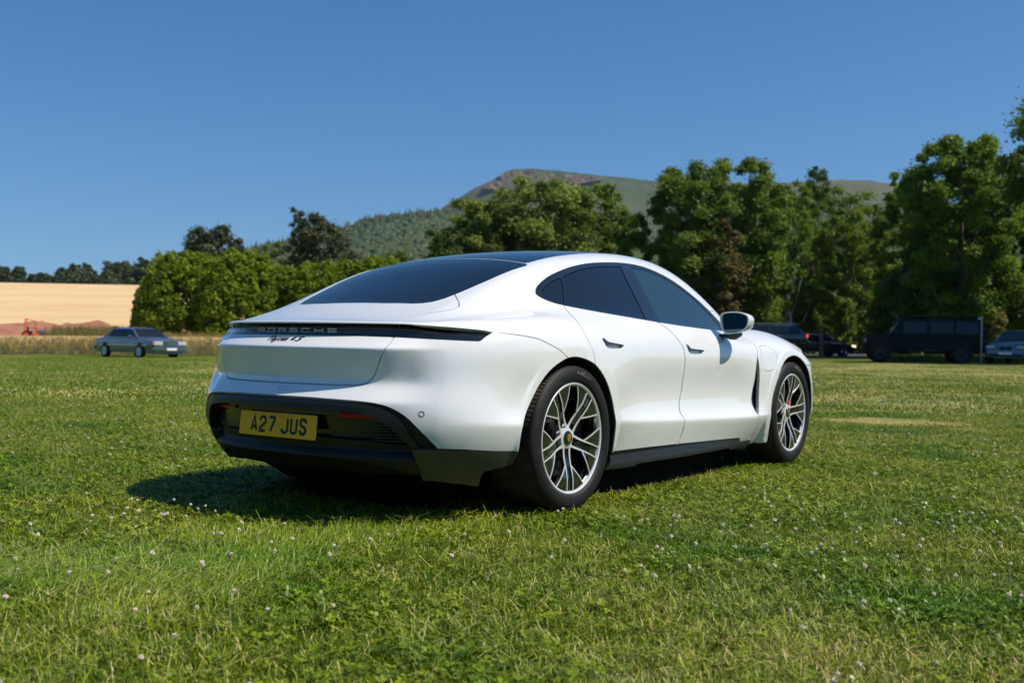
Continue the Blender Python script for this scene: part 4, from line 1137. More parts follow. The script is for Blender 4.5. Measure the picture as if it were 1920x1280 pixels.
# scree and rock face below the crest
def face():
    rs = np.random.default_rng(5); us = np.linspace(905, 1130, 60); V = []
    top_ = np.interp(us, [905, 940, 955, 985, 1040, 1130], [349, 328, 322, 320, 325, 333]); bot_ = np.interp(us, [905, 940, 985, 1040, 1130], [352, 356, 358, 352, 337])
    for k in range(7):
        t = k / 6
        for u, a, b in zip(us, top_, bot_): V.append(tuple(at(u, a + (b - a) * t + rs.normal(0, .5), 2565 - 90 * t + rs.normal(0, 9))))
    n = 60; T = np.array([(k * n + i, k * n + i + 1, (k + 1) * n + i + 1, (k + 1) * n + i) for k in range(6) for i in range(n - 1)])
    tag(mk('scree_slope', V, T, M_CLIFF), kind='structure')
face()
FH = [(150, 520), (300, 500), (430, 478), (500, 462), (560, 452), (620, 440), (645, 428), (700, 412), (760, 404), (815, 400), (900, 400), (1000, 415), (1150, 440), (1400, 455), (1700, 440), (2100, 450)]
_, (hu, hv) = skyline_hill('wooded_hill', FH, 420, 900, M_FLOOR, rough=1.5, seed=4, curve=1.3)
def forest():
    rs = np.random.default_rng(11); bm = bmesh.new(); bmesh.ops.create_icosphere(bm, subdivisions=1, radius=1)
    bm.verts.index_update(); S = np.array([v.co for v in bm.verts]); Fc = np.array([[w.index for w in f.verts] for f in bm.faces]); bm.free()
    n = 6500; u = rs.uniform(380, 860, n); t = rs.random(n) ** .75; t[:260] = 1.0; dd = 420 + 480 * t
    vs = np.interp(u, hu, hv); V = []; T = []; tint = []
    for k in range(n):
        zc = at(u[k], vs[k], 900)[2]; f = t[k]; s = .5 * f + .5 * f ** 1.3; z = (1 - s) * -3 + zc * s - 5
        p = on_ground(u[k], dd[k]); conif = (t[k] > .93 and rs.random() < .4)
        rx = rs.uniform(2.0, 2.8) if conif else rs.uniform(2.6, 4.6); rz = rs.uniform(6, 8.5) if conif else rx * rs.uniform(.8, 1.1)
        Q = S * (1 + rs.normal(0, .16, (len(S), 1)))
        if conif: Q = Q * np.stack([1.15 - .85 * (Q[:, 2] > .2), 1.15 - .85 * (Q[:, 2] > .2), np.ones(len(Q))], 1)
        V.append(Q * [rx, rx, rz] + [p[0], p[1], z + 3.5]); T.append(Fc + k * len(S)); tint.append(np.clip(rs.normal(.22 if conif else .5, .2) + rs.normal(0, .1, len(Fc)), 0, .92))
    o = tag(mk('woodland', np.concatenate(V), np.concatenate(T), LEAF['far'], smooth=True), kind='stuff'); set_tint(o, np.concatenate(tint))
forest()

# trees along the top of the wheat hill
FT = [(3, 340, 500, 16, 'low rounded tree at the left edge of the wheat hill skyline'), (34, 360, 499, 12, 'small round solitary tree standing on the skyline above the wheat'),
      (62, 350, 515, 12, 'low bush on the wheat hill skyline right of the small round tree'), (78, 330, 513, 12, 'pale low bush on the skyline left of the dark tree row'),
      (100, 345, 518, 10, 'tiny dark bush at the top edge of the wheat'), (118, 350, 503, 14, 'grey green tree at the left end of the dark tree row'),
      (137, 380, 494, 14, 'dark domed tree second in the row above the wheat'), (160, 385, 494, 13, 'lighter domed tree third in the row above the wheat'),
      (158, 340, 508, 26, 'broad low spreading tree in front of the domed pair'), (206, 390, 490, 20, 'largest dark domed tree on the skyline above the wheat'),
      (232, 395, 492, 12, 'narrow dark tree touching the largest domed tree'), (266, 420, 482, 13, 'dark flat topped tree behind the hedge end'),
      (200, 340, 520, 16, 'olive bush below the largest domed tree'), (240, 420, 490, 22, 'hazy tree cluster left of the clipped shrub'), (285, 430, 490, 18, 'dark tree just behind the left clipped shrub')]
for u, d, tv, hw, lb in FT:
    tree(lb, u, d, tv, hw, 'far', 2600, 1.0, name='distant_tree', nb=14, low=.02, trunk=.4, limbs=0, group='trees on the skyline above the wheat', flat=1.6, rb=(.3, .45))
# woodland edge at the foot of the hill
for u, d, tv, hw, lf, lb in ((330, 230, 492, 30, 'far', 'low dark tree behind the first clipped shrub'), (640, 200, 468, 34, 'far', 'mid green tree behind the third clipped shrub'), (740, 190, 470, 34, 'dark', 'dark round tree rising behind the fourth clipped shrub')):
    tree(lb, u, d, tv, hw, lf, 5000, .5, nb=16, low=.02, trunk=.4, limbs=3, flat=1.4)

# clipped laurel shrubs
for k, (u, tv, hw, n, lb) in enumerate(((288, 518, 44, 5500, 'low leafy end of the clipped shrub row beside the wheat'), (350, 471, 96, 14000, 'largest rounded bright green shrub, first big dome of the row'),
                                        (455, 469, 96, 14000, 'second big rounded green shrub, its dome above the silver saloon'), (530, 500, 62, 7000, 'dip in the shrub row, low shrub between second and third dome'),
                                        (596, 490, 78, 9000, 'third rounded shrub, lower dome left of the rear window'), (655, 488, 62, 6000, 'narrow shrub wedged between third and fourth dome'),
                                        (712, 481, 88, 9000, 'fourth rounded shrub, showing just above the rear window'))):
    shrub(lb, u, 66 + .8 * (k % 2), tv, hw, n=n, seed=20 + k, group='clipped green shrubs in a row')
tree('wind shaped pine with a bare leaning snag above the shrubs', 592, 84, 402, 62, 'pine', 13000, .20, nb=30, low=.05, trunk=.28, bark=M_BARK, limbs=12, spread=1.0, flat=.9, seed=301, elong=2.2)
tree('spindly half bare pine top standing at the left of the wind shaped pine', 552, 83, 388, 20, 'pine', 1500, .18, nb=14, low=.35, trunk=.12, limbs=8, seed=302, elong=2.2, rb=(.25, .45))
tree('flat topped pine above the largest clipped shrub', 392, 88, 428, 52, 'pine', 8000, .20, nb=20, low=.45, trunk=.25, limbs=9, flat=1.3, seed=303, elong=2.2)
tree('small dark pine right of the flat topped pine', 440, 90, 448, 32, 'pine', 4000, .20, nb=12, low=.3, trunk=.2, limbs=5, seed=304, elong=2.2)
tree('thin olive tree poking out behind the left end of the shrubs', 300, 80, 472, 26, 'willow', 2200, .20, nb=10, low=.3, trunk=.12, limbs=6, seed=305)
tree('low dark tree between the pines', 510, 95, 452, 30, 'dark', 3500, .22, nb=12, low=.1, trunk=.2, limbs=4, seed=306)

# big grey green tree group behind the roof
tree('broad grey green willow like tree behind the car roof', 1010, 74, 336, 118, 'willow', 30000, .19, nb=60, low=.06, trunk=.45, limbs=12, flat=1.5, droop=.5, elong=2.6, rb=(.13, .24), seed=310, tvar=.3)
tree('lower left shoulder tree of the willow group with yellowish tips', 893, 73, 368, 78, 'willow', 17000, .19, nb=40, low=.05, trunk=.3, limbs=8, flat=1.3, droop=.4, elong=2.2, rb=(.15, .26), seed=311, tvar=.3)
tree('dull green tree right of the willow like tree', 1120, 77, 342, 72, 'mid', 15000, .20, nb=36, low=.05, trunk=.3, limbs=8, flat=1.3, droop=.3, rb=(.15, .26), seed=312)
tree('small dark tree at the left foot of the willow group', 818, 72, 428, 38, 'dark', 6000, .18, nb=18, low=.05, trunk=.2, limbs=4, seed=313)
tree('yellow green drooping tree beside the tall dark pair', 1180, 72, 390, 52, 'mid', 9000, .19, nb=26, low=.04, trunk=.2, limbs=5, droop=.5, rb=(.16, .28), seed=314)
# tall group right of the roof
tree('tall tree with bare straight trunk, left one of the tall pair', 1292, 70, 312, 80, 'dark', 16000, .20, nb=34, low=.30, trunk=.22, limbs=12, flat=1.1, rb=(.16, .27), seed=320)
tree('tallest dense tree at the middle of the right hand tree line', 1392, 74, 294, 98, 'mid', 24000, .21, nb=48, low=.10, trunk=.35, limbs=12, flat=1.3, rb=(.14, .25), seed=321)
tree('brownish drooping tree in front of the bare straight trunk', 1345, 69, 405, 52, 'brown', 9000, .17, nb=28, low=.04, trunk=.2, limbs=8, droop=.7, elong=2.6, seed=322, rb=(.15, .26))
tree('light birch with pale slanting trunk', 1425, 76, 340, 66, 'mid', 9000, .16, nb=34, low=.20, trunk=.13, limbs=12, bark=M_BIRCH, lean=.08, rb=(.13, .22), seed=323)
tree('second birch with pale upright trunk', 1482, 77, 340, 62, 'mid', 8000, .16, nb=34, low=.18, trunk=.12, limbs=12, bark=M_BIRCH, lean=-.05, rb=(.13, .22), seed=324)
tree('slender tree whose narrow crown tops the birches', 1525, 80, 309, 50, 'dark', 5500, .17, nb=30, low=.25, trunk=.13, limbs=8, flat=.8, rb=(.16, .26), seed=325, side=lambda t: 1.15 - .5 * t)
tree('bright green tree between the birches and the oak', 1600, 76, 384, 66, 'bright', 12000, .18, nb=36, low=.08, trunk=.2, limbs=8, flat=1.3, rb=(.14, .24), seed=326)
tree('young oak with open upright top left of the big oak', 1695, 64, 318, 62, 'mid', 11000, .18, nb=44, low=.12, trunk=.22, limbs=12, rb=(.10, .19), seed=327, tvar=.3)
tree('big spreading oak with russet tips behind the old off roader', 1800, 58, 252, 112, 'mid', 30000, .19, nb=84, low=.12, trunk=.34, limbs=16, flat=1.2, rb=(.11, .19), seed=328, tvar=.3)
tree('tall dark oak at the right edge of the view', 2122, 44, 110, 226, 'dark', 30000, .19, nb=80, low=.30, trunk=.42, limbs=12, rb=(.11, .20), flat=1.3, seed=329)
tree('dark tree behind the nose of the grey saloon', 1935, 62, 260, 70, 'dark', 14000, .20, nb=40, low=.05, trunk=.3, limbs=6, rb=(.14, .24), seed=330)
tree('broad light green tree backing the slender one', 1572, 86, 350, 84, 'mid', 11000, .21, nb=34, low=.05, trunk=.3, limbs=6, flat=1.6, rb=(.16, .27), seed=331)
tree('light green tree backing the open topped young oak', 1668, 88, 372, 62, 'bright', 8000, .21, nb=28, low=.05, trunk=.3, limbs=6, flat=1.6, rb=(.16, .27), seed=332)
tree('full round oak crown filling in right of the russet tipped oak', 1862, 63, 276, 78, 'mid', 13000, .19, nb=40, low=.10, trunk=.25, limbs=8, flat=1.3, rb=(.14, .24), seed=333)
tree('rounded tree in the notch left of the russet tipped oak', 1745, 66, 330, 62, 'mid', 10000, .19, nb=32, low=.10, trunk=.25, limbs=6, flat=1.4, rb=(.15, .26), seed=334)
# understorey
US = [(1240, 78, 500, 50, 'dark', 'dark undergrowth behind the windscreen pillar'), (1330, 76, 520, 50, 'dark', 'dark undergrowth below the tall pair'), (1430, 80, 528, 55, 'dark', 'dark undergrowth behind the estate car'),
      (1515, 80, 540, 42, 'mid', 'leafy undergrowth behind the black coupe'), (1580, 72, 556, 22, 'bright', 'sunlit yellow green bush right of the wooden post'), (1690, 60, 520, 60, 'dark', 'dark undergrowth behind the off roader bonnet'),
      (1660, 60, 592, 24, 'dark', 'low dark shrub left of the off roader'), (1775, 60, 510, 60, 'dark', 'dark undergrowth behind the off roader roof'), (1880, 60, 500, 70, 'dark', 'dark undergrowth right of the signpost'),
      (1470, 84, 470, 80, 'dark', 'deep shaded backing tree behind the birches'), (1640, 80, 470, 60, 'dark', 'deep shaded backing tree right of the bright tree'), (1990, 62, 480, 70, 'dark', 'dark shrub mass beyond the right edge')]
for k, (u, d, tv, hw, lf, lb) in enumerate(US):
    tree(lb, u, d, tv, hw, lf, int(60 * hw) + 1500, .19, nb=22, low=.0, trunk=.12, limbs=3, flat=2.2, rb=(.2, .34), seed=340 + k, cat='bush', name='bush')
tree('yellow flowering shrub behind the signpost', 1872, 56, 580, 16, 'weed', 1500, .13, nb=10, low=0, trunk=.05, limbs=2, seed=370, cat='bush', name='bush')

# wheat crop in front -----------------------------------------------------
def wheat():
    rs = np.random.default_rng(9); n = 42000
    u = rs.uniform(-500, 800, n); d = 56.5 + 26 * rs.random(n) ** 2.2; s = (u - 960) / FPX
    X = CAM_POS[0] + (_fw[0] + _rt[0] * s) * d; Y = CAM_POS[1] + (_fw[1] + _rt[1] * s) * d; Z = height(X, Y)
    h = rs.uniform(.72, 1.0, n) * np.where(d < 57.5, rs.uniform(.5, 1, n), 1); w = rs.uniform(.015, .035, n)
    lx, ly = rs.normal(0, .09, n), rs.normal(0, .09, n); c, q = _rt[0] * w, _rt[1] * w
    V = np.stack([np.stack([X - c, Y - q, Z], 1), np.stack([X + c, Y + q, Z], 1), np.stack([X + lx + c * 1.4, Y + ly + q * 1.4, Z + h * .8], 1), np.stack([X + lx * 1.5, Y + ly * 1.5, Z + h], 1), np.stack([X + lx - c * 1.4, Y + ly - q * 1.4, Z + h * .8], 1)], 1).reshape(-1, 3)
    i = np.arange(n)[:, None] * 5; T = np.concatenate([i + [0, 1, 2], i + [0, 2, 4], i + [4, 2, 3]])
    o = tag(mk('wheat', V, T, leaf_mat('wheat_straw', (.62, .46, .22), (.84, .68, .40), .3), smooth=False), kind='stuff')
    t = rs.random(n); set_tint(o, np.concatenate([t, t, t]) * .92)
    # mass of the crop below the ears
    us = np.linspace(-500, 800, 160); ds = [57.6, 57.7] + list(np.linspace(58.5, 83, 14)); V = []
    for k, dd in enumerate(ds):
        for uu in us:
            p = on_ground(uu, dd + rs.normal(0, .15)); V.append((p[0], p[1], hz(p) + (0 if k == 0 else .80 + rs.normal(0, .05))))
    m_ = len(us); T = np.array([(k * m_ + i, k * m_ + i + 1, (k + 1) * m_ + i + 1, (k + 1) * m_ + i) for k in range(len(ds) - 1) for i in range(m_ - 1)])
    tag(mk('wheat_stand', V, T, M_STRAW, smooth=False), kind='stuff')
wheat()
def weeds(name, u0, u1, d0, d1, n, h0, h1, m, seed, w=.03, clump=None):
    rs = np.random.default_rng(seed); u = rs.uniform(u0, u1, n)
    if clump is not None:
        c = rs.choice(clump, n); u = c + rs.normal(0, 14, n)
    d = rs.uniform(d0, d1, n); s = (u - 960) / FPX
    X = CAM_POS[0] + (_fw[0] + _rt[0] * s) * d; Y = CAM_POS[1] + (_fw[1] + _rt[1] * s) * d; Z = height(X, Y)
    h = rs.uniform(h0, h1, n); a = rs.uniform(0, 6.28, n); c, q = np.cos(a) * w, np.sin(a) * w; lx, ly = rs.normal(0, .2, n) * h, rs.normal(0, .2, n) * h
    V = np.stack([np.stack([X - c, Y - q, Z], 1), np.stack([X + c, Y + q, Z], 1), np.stack([X + lx, Y + ly, Z + h], 1)], 1).reshape(-1, 3)
    T = np.arange(3 * n).reshape(-1, 3); o = tag(mk(name, V, T, m, smooth=False), kind='stuff'); set_tint(o, rs.random(n) * .92); return o
weeds('weeds', 90, 460, 84, 92, 6500, .6, 1.4, LEAF['weed'], 31, .06, clump=[115, 125, 150, 160, 165, 205, 215, 240, 250])
weeds('weeds', 300, 900, 60, 64, 12000, .6, 1.35, LEAF['weed'], 32, .04)
weeds('verge_grass', 1640, 2150, 47.5, 52, 13000, .12, .36, leaf_mat('verge_leaf', (.05, .09, .012), (.24, .26, .07), .3, (.7, .7, .62)), 33, .03)

# trees round the far sides of the field, beyond the camera's back (they show in paint and glass)
def back_wood():
    rs = np.random.default_rng(51); bm = bmesh.new(); bmesh.ops.create_icosphere(bm, subdivisions=2, radius=1); S = np.array([v.co for v in bm.verts]); Fc = np.array([[w.index for w in f.verts] for f in bm.faces]); bm.free()
    V, T, tint = [], [], []; k = 0
    for a in np.linspace(R(65), R(295), 110):
        for row in range(2):
            r = 62 + 10 * row + rs.normal(0, 3); x = CAM_POS[0] + math.cos(YAW + a) * r; y = CAM_POS[1] + math.sin(YAW + a) * r; rx = rs.uniform(3, 4.8); rz = rs.uniform(3.2, 5.2)
            Q = S * (1 + rs.normal(0, .10, (len(S), 1))) * [rx, rx, rz] + [x, y, rz * .8]; V.append(Q); T.append(Fc + k * len(S)); k += 1; tint.append(np.clip(rs.normal(.4, .2, len(Fc)), 0, .9))
    o = tag(mk('woodland', np.concatenate(V), np.concatenate(T), LEAF['mid'], smooth=False), kind='stuff'); set_tint(o, np.concatenate(tint))
back_wood()
# ------------------------------------------------------------------ background vehicles
def bgwheel(parent, x, y, r, rim_m, z=None, w=.2):
    s = -1 if y < 0 else 1
    m = MB(); m.lathe([(r * .62, w / 2), (r * .92, w / 2), (r, w / 2 - .04), (r, -w / 2 + .04), (r * .92, -w / 2), (r * .62, -w / 2)], 28, c=(x, y, r)); t = m.build('wheel', M_RUBBER, parent, angle=50)
    m = MB(); m.lathe([(.001, s * (w / 2 + .005)), (r * .18, s * (w / 2 + .008)), (r * .25, s * (w / 2 - .012)), (r * .58, s * (w / 2 - .008)), (r * .64, s * (w / 2 + .004)), (r * .66, s * (w / 2 + .006))], 24, c=(x, y, r)); m.build('rim', rim_m, t, angle=50)
def loft(m, secs):
    """secs: list of (x, [(y, z)...]) half sections, top centre first, mirrored"""
    V = []; k = None
    for x, hs in secs:
        full = [(y, z) for y, z in hs] + [(-y, z) for y, z in hs[::-1] if abs(y) > 1e-6]
        k = len(full); V += [(x, y, z) for y, z in full]
    F = [(i * k + j, (i + 1) * k + j, (i + 1) * k + (j + 1) % k, i * k + (j + 1) % k) for i in range(len(secs) - 1) for j in range(k)]
    F += [tuple(range(k)), tuple(range((len(secs) - 1) * k, len(secs) * k))[::-1]]
    m.add(V, F)
def bgcar(name, label, cat, pos, heading, spec, paint, glass, rim, group=None):
    """spec: top line (x, z, halfwidth) of the lower body from tail to nose, cabin (x_b0,x_t0,x_t1,x_b1,z_belt,z_roof)"""
    root = thing(name, label, cat, tuple(pos), heading, group)
    zb, W2 = spec['sill'], spec['w'] / 2
    secs = []
    for x, z, w in spec['top']:
        zm = min(spec.get('mid', .62), z - .08)
        secs.append((x, [(0, z + spec.get('crown', .03)), (w * .70, z + .01), (w * .93, z - .035), (w * .985, z - .10), (w, zm), (w * .99, zb + .10), (w * .95, zb), (w * .6, zb - .02)]))
    m = MB(); loft(m, secs); m.build('body', paint, root, angle=28)
    b0, t0, t1, b1, z0, z1 = spec['cab']; wb, wt = W2 * spec.get('wb', .90), W2 * spec.get('wt', .70)
    secs = []
    N = 12
    for i in range(N + 1):
        f = i / N; x = b0 + (b1 - b0) * f
        zt = z0 + (z1 - z0) * min(1, max(0, (x - b0) / max(t0 - b0, .01)), max(0, (b1 - x) / max(b1 - t1, .01)) if x > t1 else 9)
        if x <= t0: zt = z0 + (z1 - z0) * (x - b0) / max(t0 - b0, .01)
        elif x >= t1: zt = z0 + (z1 - z0) * (b1 - x) / max(b1 - t1, .01)
        else: zt = z1 - .02 * abs((x - (t0 + t1) / 2) / (t1 - t0) * 2) ** 2
        g = (zt - z0) / (z1 - z0); ww = wb + (wt - wb) * g
        secs.append((x, [(0, zt + .02 * g), (ww * .8, zt + .01 * g), (ww, zt - .05 * g), (wb + .002, z0 - .05)]))
    m = MB(); loft(m, secs); m.build('cabin', paint, root, angle=28)
    # side windows set on the leaning cabin side
    def P(x, g, s, o=.012): return (x, s * (wb + (wt - wb) * g + o), z0 + (z1 - z0) * g)
    for s in (-1, 1):
        for poly in spec['win']:
            m = MB(); V = [P(x, g, s) for x, g in poly] + [P(x, g, s, -.01) for x, g in poly]; k = len(poly)
            m.add(V, [tuple(range(k)), tuple(range(2 * k - 1, k - 1, -1))] + [(i, (i + 1) % k, k + (i + 1) % k, k + i) for i in range(k)]); m.build('side_window', glass, root)
    for (xb, xt, nm) in ((b1, t1, 'windscreen'), (b0, t0, 'rear_window')):
        sg = 1 if xb > xt else -1; V = []
        for g, o in ((.08, 0), (.90, 0)):
            for y in (-1, 1):
                ww = (wb + (wt - wb) * g) * .90; x = xb + (xt - xb) * g
                V.append((x + sg * .014, y * ww, z0 + (z1 - z0) * g + .012)); 
        V2 = [(a - sg * .03, b, c - .02) for a, b, c in V]
        m = MB(); m.add(V + V2, [(0, 1, 3, 2), (4, 6, 7, 5), (0, 2, 6, 4), (1, 5, 7, 3), (0, 4, 5, 1), (2, 3, 7, 6)]); m.build(nm, glass, root)
    for x in spec['wheels']:
        for s in (-1, 1):
            m = MB(); m.lathe([(.001, s * .004), (spec['r'] + .045, s * .004), (spec['r'] + .05, -s * .05)], 28, c=(x, s * (W2 - .0), spec['r'] + .02)); m.build('wheel_arch', M_WELL, root)
            bgwheel(root, x, s * (W2 - .055), spec['r'], rim)
    for nm, c, dd, mm in spec.get('bits', []):
        m = MB(); m.box(c, dd, bev=min(dd) * .2); m.build(nm, mm, root)
    return root
HEAD = lambda deg: YAW + R(deg)      # heading measured from the view direction, counter-clockwise
M_SILV = mat('blue_grey_metallic', (.13, .17, .24), .25, metal=.5, coat=1.0)
M_BLKP = mat('black_car_paint', (.024, .028, .036), .22, metal=.3, coat=1.0)
M_SHADE_GRN = mat('shade_darkened_green_paint', (.004, .012, .013), .6, spec=.2)  # green paint taken near black: the tree shade is put into its colour
M_DGREY = mat('dark_grey_paint', (.13, .15, .19), .25, metal=.5, coat=.8)
M_GLS = mat('car_glass', (.012, .014, .014), .06, spec=.45)
M_ORL = mat('orange_lens', (.65, .13, .01), .25)
M_LAMP = mat('lamp_glass', (.75, .75, .72), .1, metal=.4)
M_LIT = mat('lit_lamp', (1, .8, .5), .3, build=lambda m, nt, b: (setattr(b.inputs['Emission Color'], 'default_value', (1, .72, .35, 1)), setattr(b.inputs['Emission Strength'], 'default_value', 3.0)))
M_TAIL = mat('tail_lamp', (.7, .02, .01), .3, build=lambda m, nt, b: (setattr(b.inputs['Emission Color'], 'default_value', (1, .08, .03, 1)), setattr(b.inputs['Emission Strength'], 'default_value', .8)))
M_HUBC = mat('pale_hubcap', (.45, .50, .58), .3, metal=.6)
M_WPL = mat('white_plate', (.75, .75, .72), .4)
# silver blue classic saloon by the wheat
sed = dict(sill=.25, w=1.82, mid=.60, top=[(-2.45, .72, .74), (-2.40, .90, .82), (-2.0, .955, .88), (-1.2, .965, .91), (0, .95, .91), (1.0, .94, .905), (1.7, .90, .89), (2.25, .855, .84), (2.38, .80, .80), (2.42, .60, .78)],
           cab=(-1.75, -1.10, .42, 1.12, .93, 1.40), wheels=(-1.42, 1.40), r=.325, wb=.88, wt=.70,
           win=[[(-1.38, .10), (-1.02, .10), (-.98, .85), (-1.06, .85)], [(-.93, .10), (-.12, .10), (-.14, .86), (-.90, .86)], [(-.04, .10), (.82, .10), (.40, .86), (-.06, .86)]],
           bits=[('front_bumper', (2.47, 0, .46), (.16, 1.80, .16), M_CHROME), ('rear_bumper', (-2.50, 0, .46), (.16, 1.78, .16), M_CHROME), ('grille', (2.43, 0, .68), (.08, .62, .26), M_CHROME),
                 ('headlight', (2.42, .62, .70), (.08, .44, .17), M_LAMP), ('headlight', (2.42, -.62, .70), (.08, .44, .17), M_LAMP), ('indicator', (2.36, .855, .69), (.16, .08, .16), M_ORL), ('indicator', (2.36, -.855, .69), (.16, .08, .16), M_ORL),
                 ('number_plate', (2.56, 0, .44), (.02, .52, .11), M_WPL), ('side_trim', (0, .915, .60), (3.9, .012, .05), M_CHROME), ('side_trim', (0, -.915, .60), (3.9, .012, .05), M_CHROME), ('window_trim', (-.2, -.80, .955), (2.6, .02, .03), M_CHROME), ('number_plate', (2.50, .0, .60), (.03, .6, .05), M_CHROME), ('windscreen_trim', (1.13, 0, .965), (.05, 1.4, .03), M_CHROME),
                 ('door_mirror', (.72, -.98, 1.0), (.12, .14, .12), M_SILV), ('door_mirror', (.72, .98, 1.0), (.12, .14, .12), M_SILV)])
p = place(262, 50, -.07)
bgcar('classic_saloon', 'silver blue classic four door saloon parked at the edge of the wheat', 'car', p, HEAD(-128), sed, M_SILV, M_GLS, M_HUBC)
coupe = dict(sill=.28, w=1.82, mid=.60, top=[(-2.3, .72, .74), (-2.2, .92, .82), (-1.7, .97, .88), (-1.0, .95, .91), (.2, .92, .91), (1.2, .86, .90), (1.9, .76, .86), (2.2, .66, .78), (2.3, .50, .72)],
             cab=(-2.0, -.75, .25, 1.15, .90, 1.33), wheels=(-1.38, 1.38), r=.33, wb=.88, wt=.66, win=[[(-1.30, .12), (-.52, .12), (-.55, .82), (-.80, .80)], [(-.42, .12), (.80, .12), (.25, .84), (-.44, .84)]],
             bits=[('headlight', (2.12, .70, .64), (.26, .22, .10), M_LIT), ('headlight', (2.12, -.70, .64), (.26, .22, .10), M_LIT), ('grille', (2.27, 0, .5), (.06, .7, .14), M_DARK), ('tail_lamp', (-2.28, .62, .76), (.06, .34, .10), M_REDLENS), ('tail_lamp', (-2.28, -.62, .76), (.06, .34, .10), M_REDLENS),
                   ('door_mirror', (.62, -.96, .97), (.12, .14, .11), M_BLKP), ('door_mirror', (.62, .96, .97), (.12, .14, .11), M_BLKP)])
bgcar('black_coupe', 'low black coupe with bright headlight on the road beyond the lawn', 'car', place(1526, 63), HEAD(-80), coupe, M_BLKP, M_GLS, M_CHROME)
estate = dict(sill=.34, w=1.86, mid=.7, top=[(-2.32, .80, .80), (-2.26, 1.02, .86), (-1.8, 1.06, .91), (0, 1.04, .93), (1.2, 1.0, .92), (1.9, .93, .88), (2.2, .80, .80), (2.3, .6, .74)],
              cab=(-2.25, -1.75, .45, 1.35, 1.02, 1.58), wheels=(-1.42, 1.42), r=.36, wb=.90, wt=.74, win=[[(-1.95, .12), (-1.25, .12), (-1.25, .84), (-1.70, .84)], [(-1.15, .12), (-.25, .12), (-.27, .86), (-1.15, .86)], [(-.15, .12), (.95, .12), (.40, .86), (-.17, .86)]],
              bits=[('roof_rail', (-.65, .62, 1.655), (2.3, .04, .04), M_CHROME), ('roof_rail', (-.65, -.62, 1.655), (2.3, .04, .04), M_CHROME), ('tail_lamp', (-2.27, .72, .98), (.14, .34, .20), M_TAIL), ('tail_lamp', (-2.27, -.72, .98), (.14, .34, .20), M_TAIL),
                    ('headlight', (2.2, .66, .74), (.12, .34, .13), M_LAMP), ('headlight', (2.2, -.66, .74), (.12, .34, .13), M_LAMP)])
bgcar('estate_car', 'dark estate car with silver roof rails and red tail lamp behind the white bonnet', 'car', place(1432, 61, .25), HEAD(86), estate, M_BLKP, M_GLS, M_CHROME)
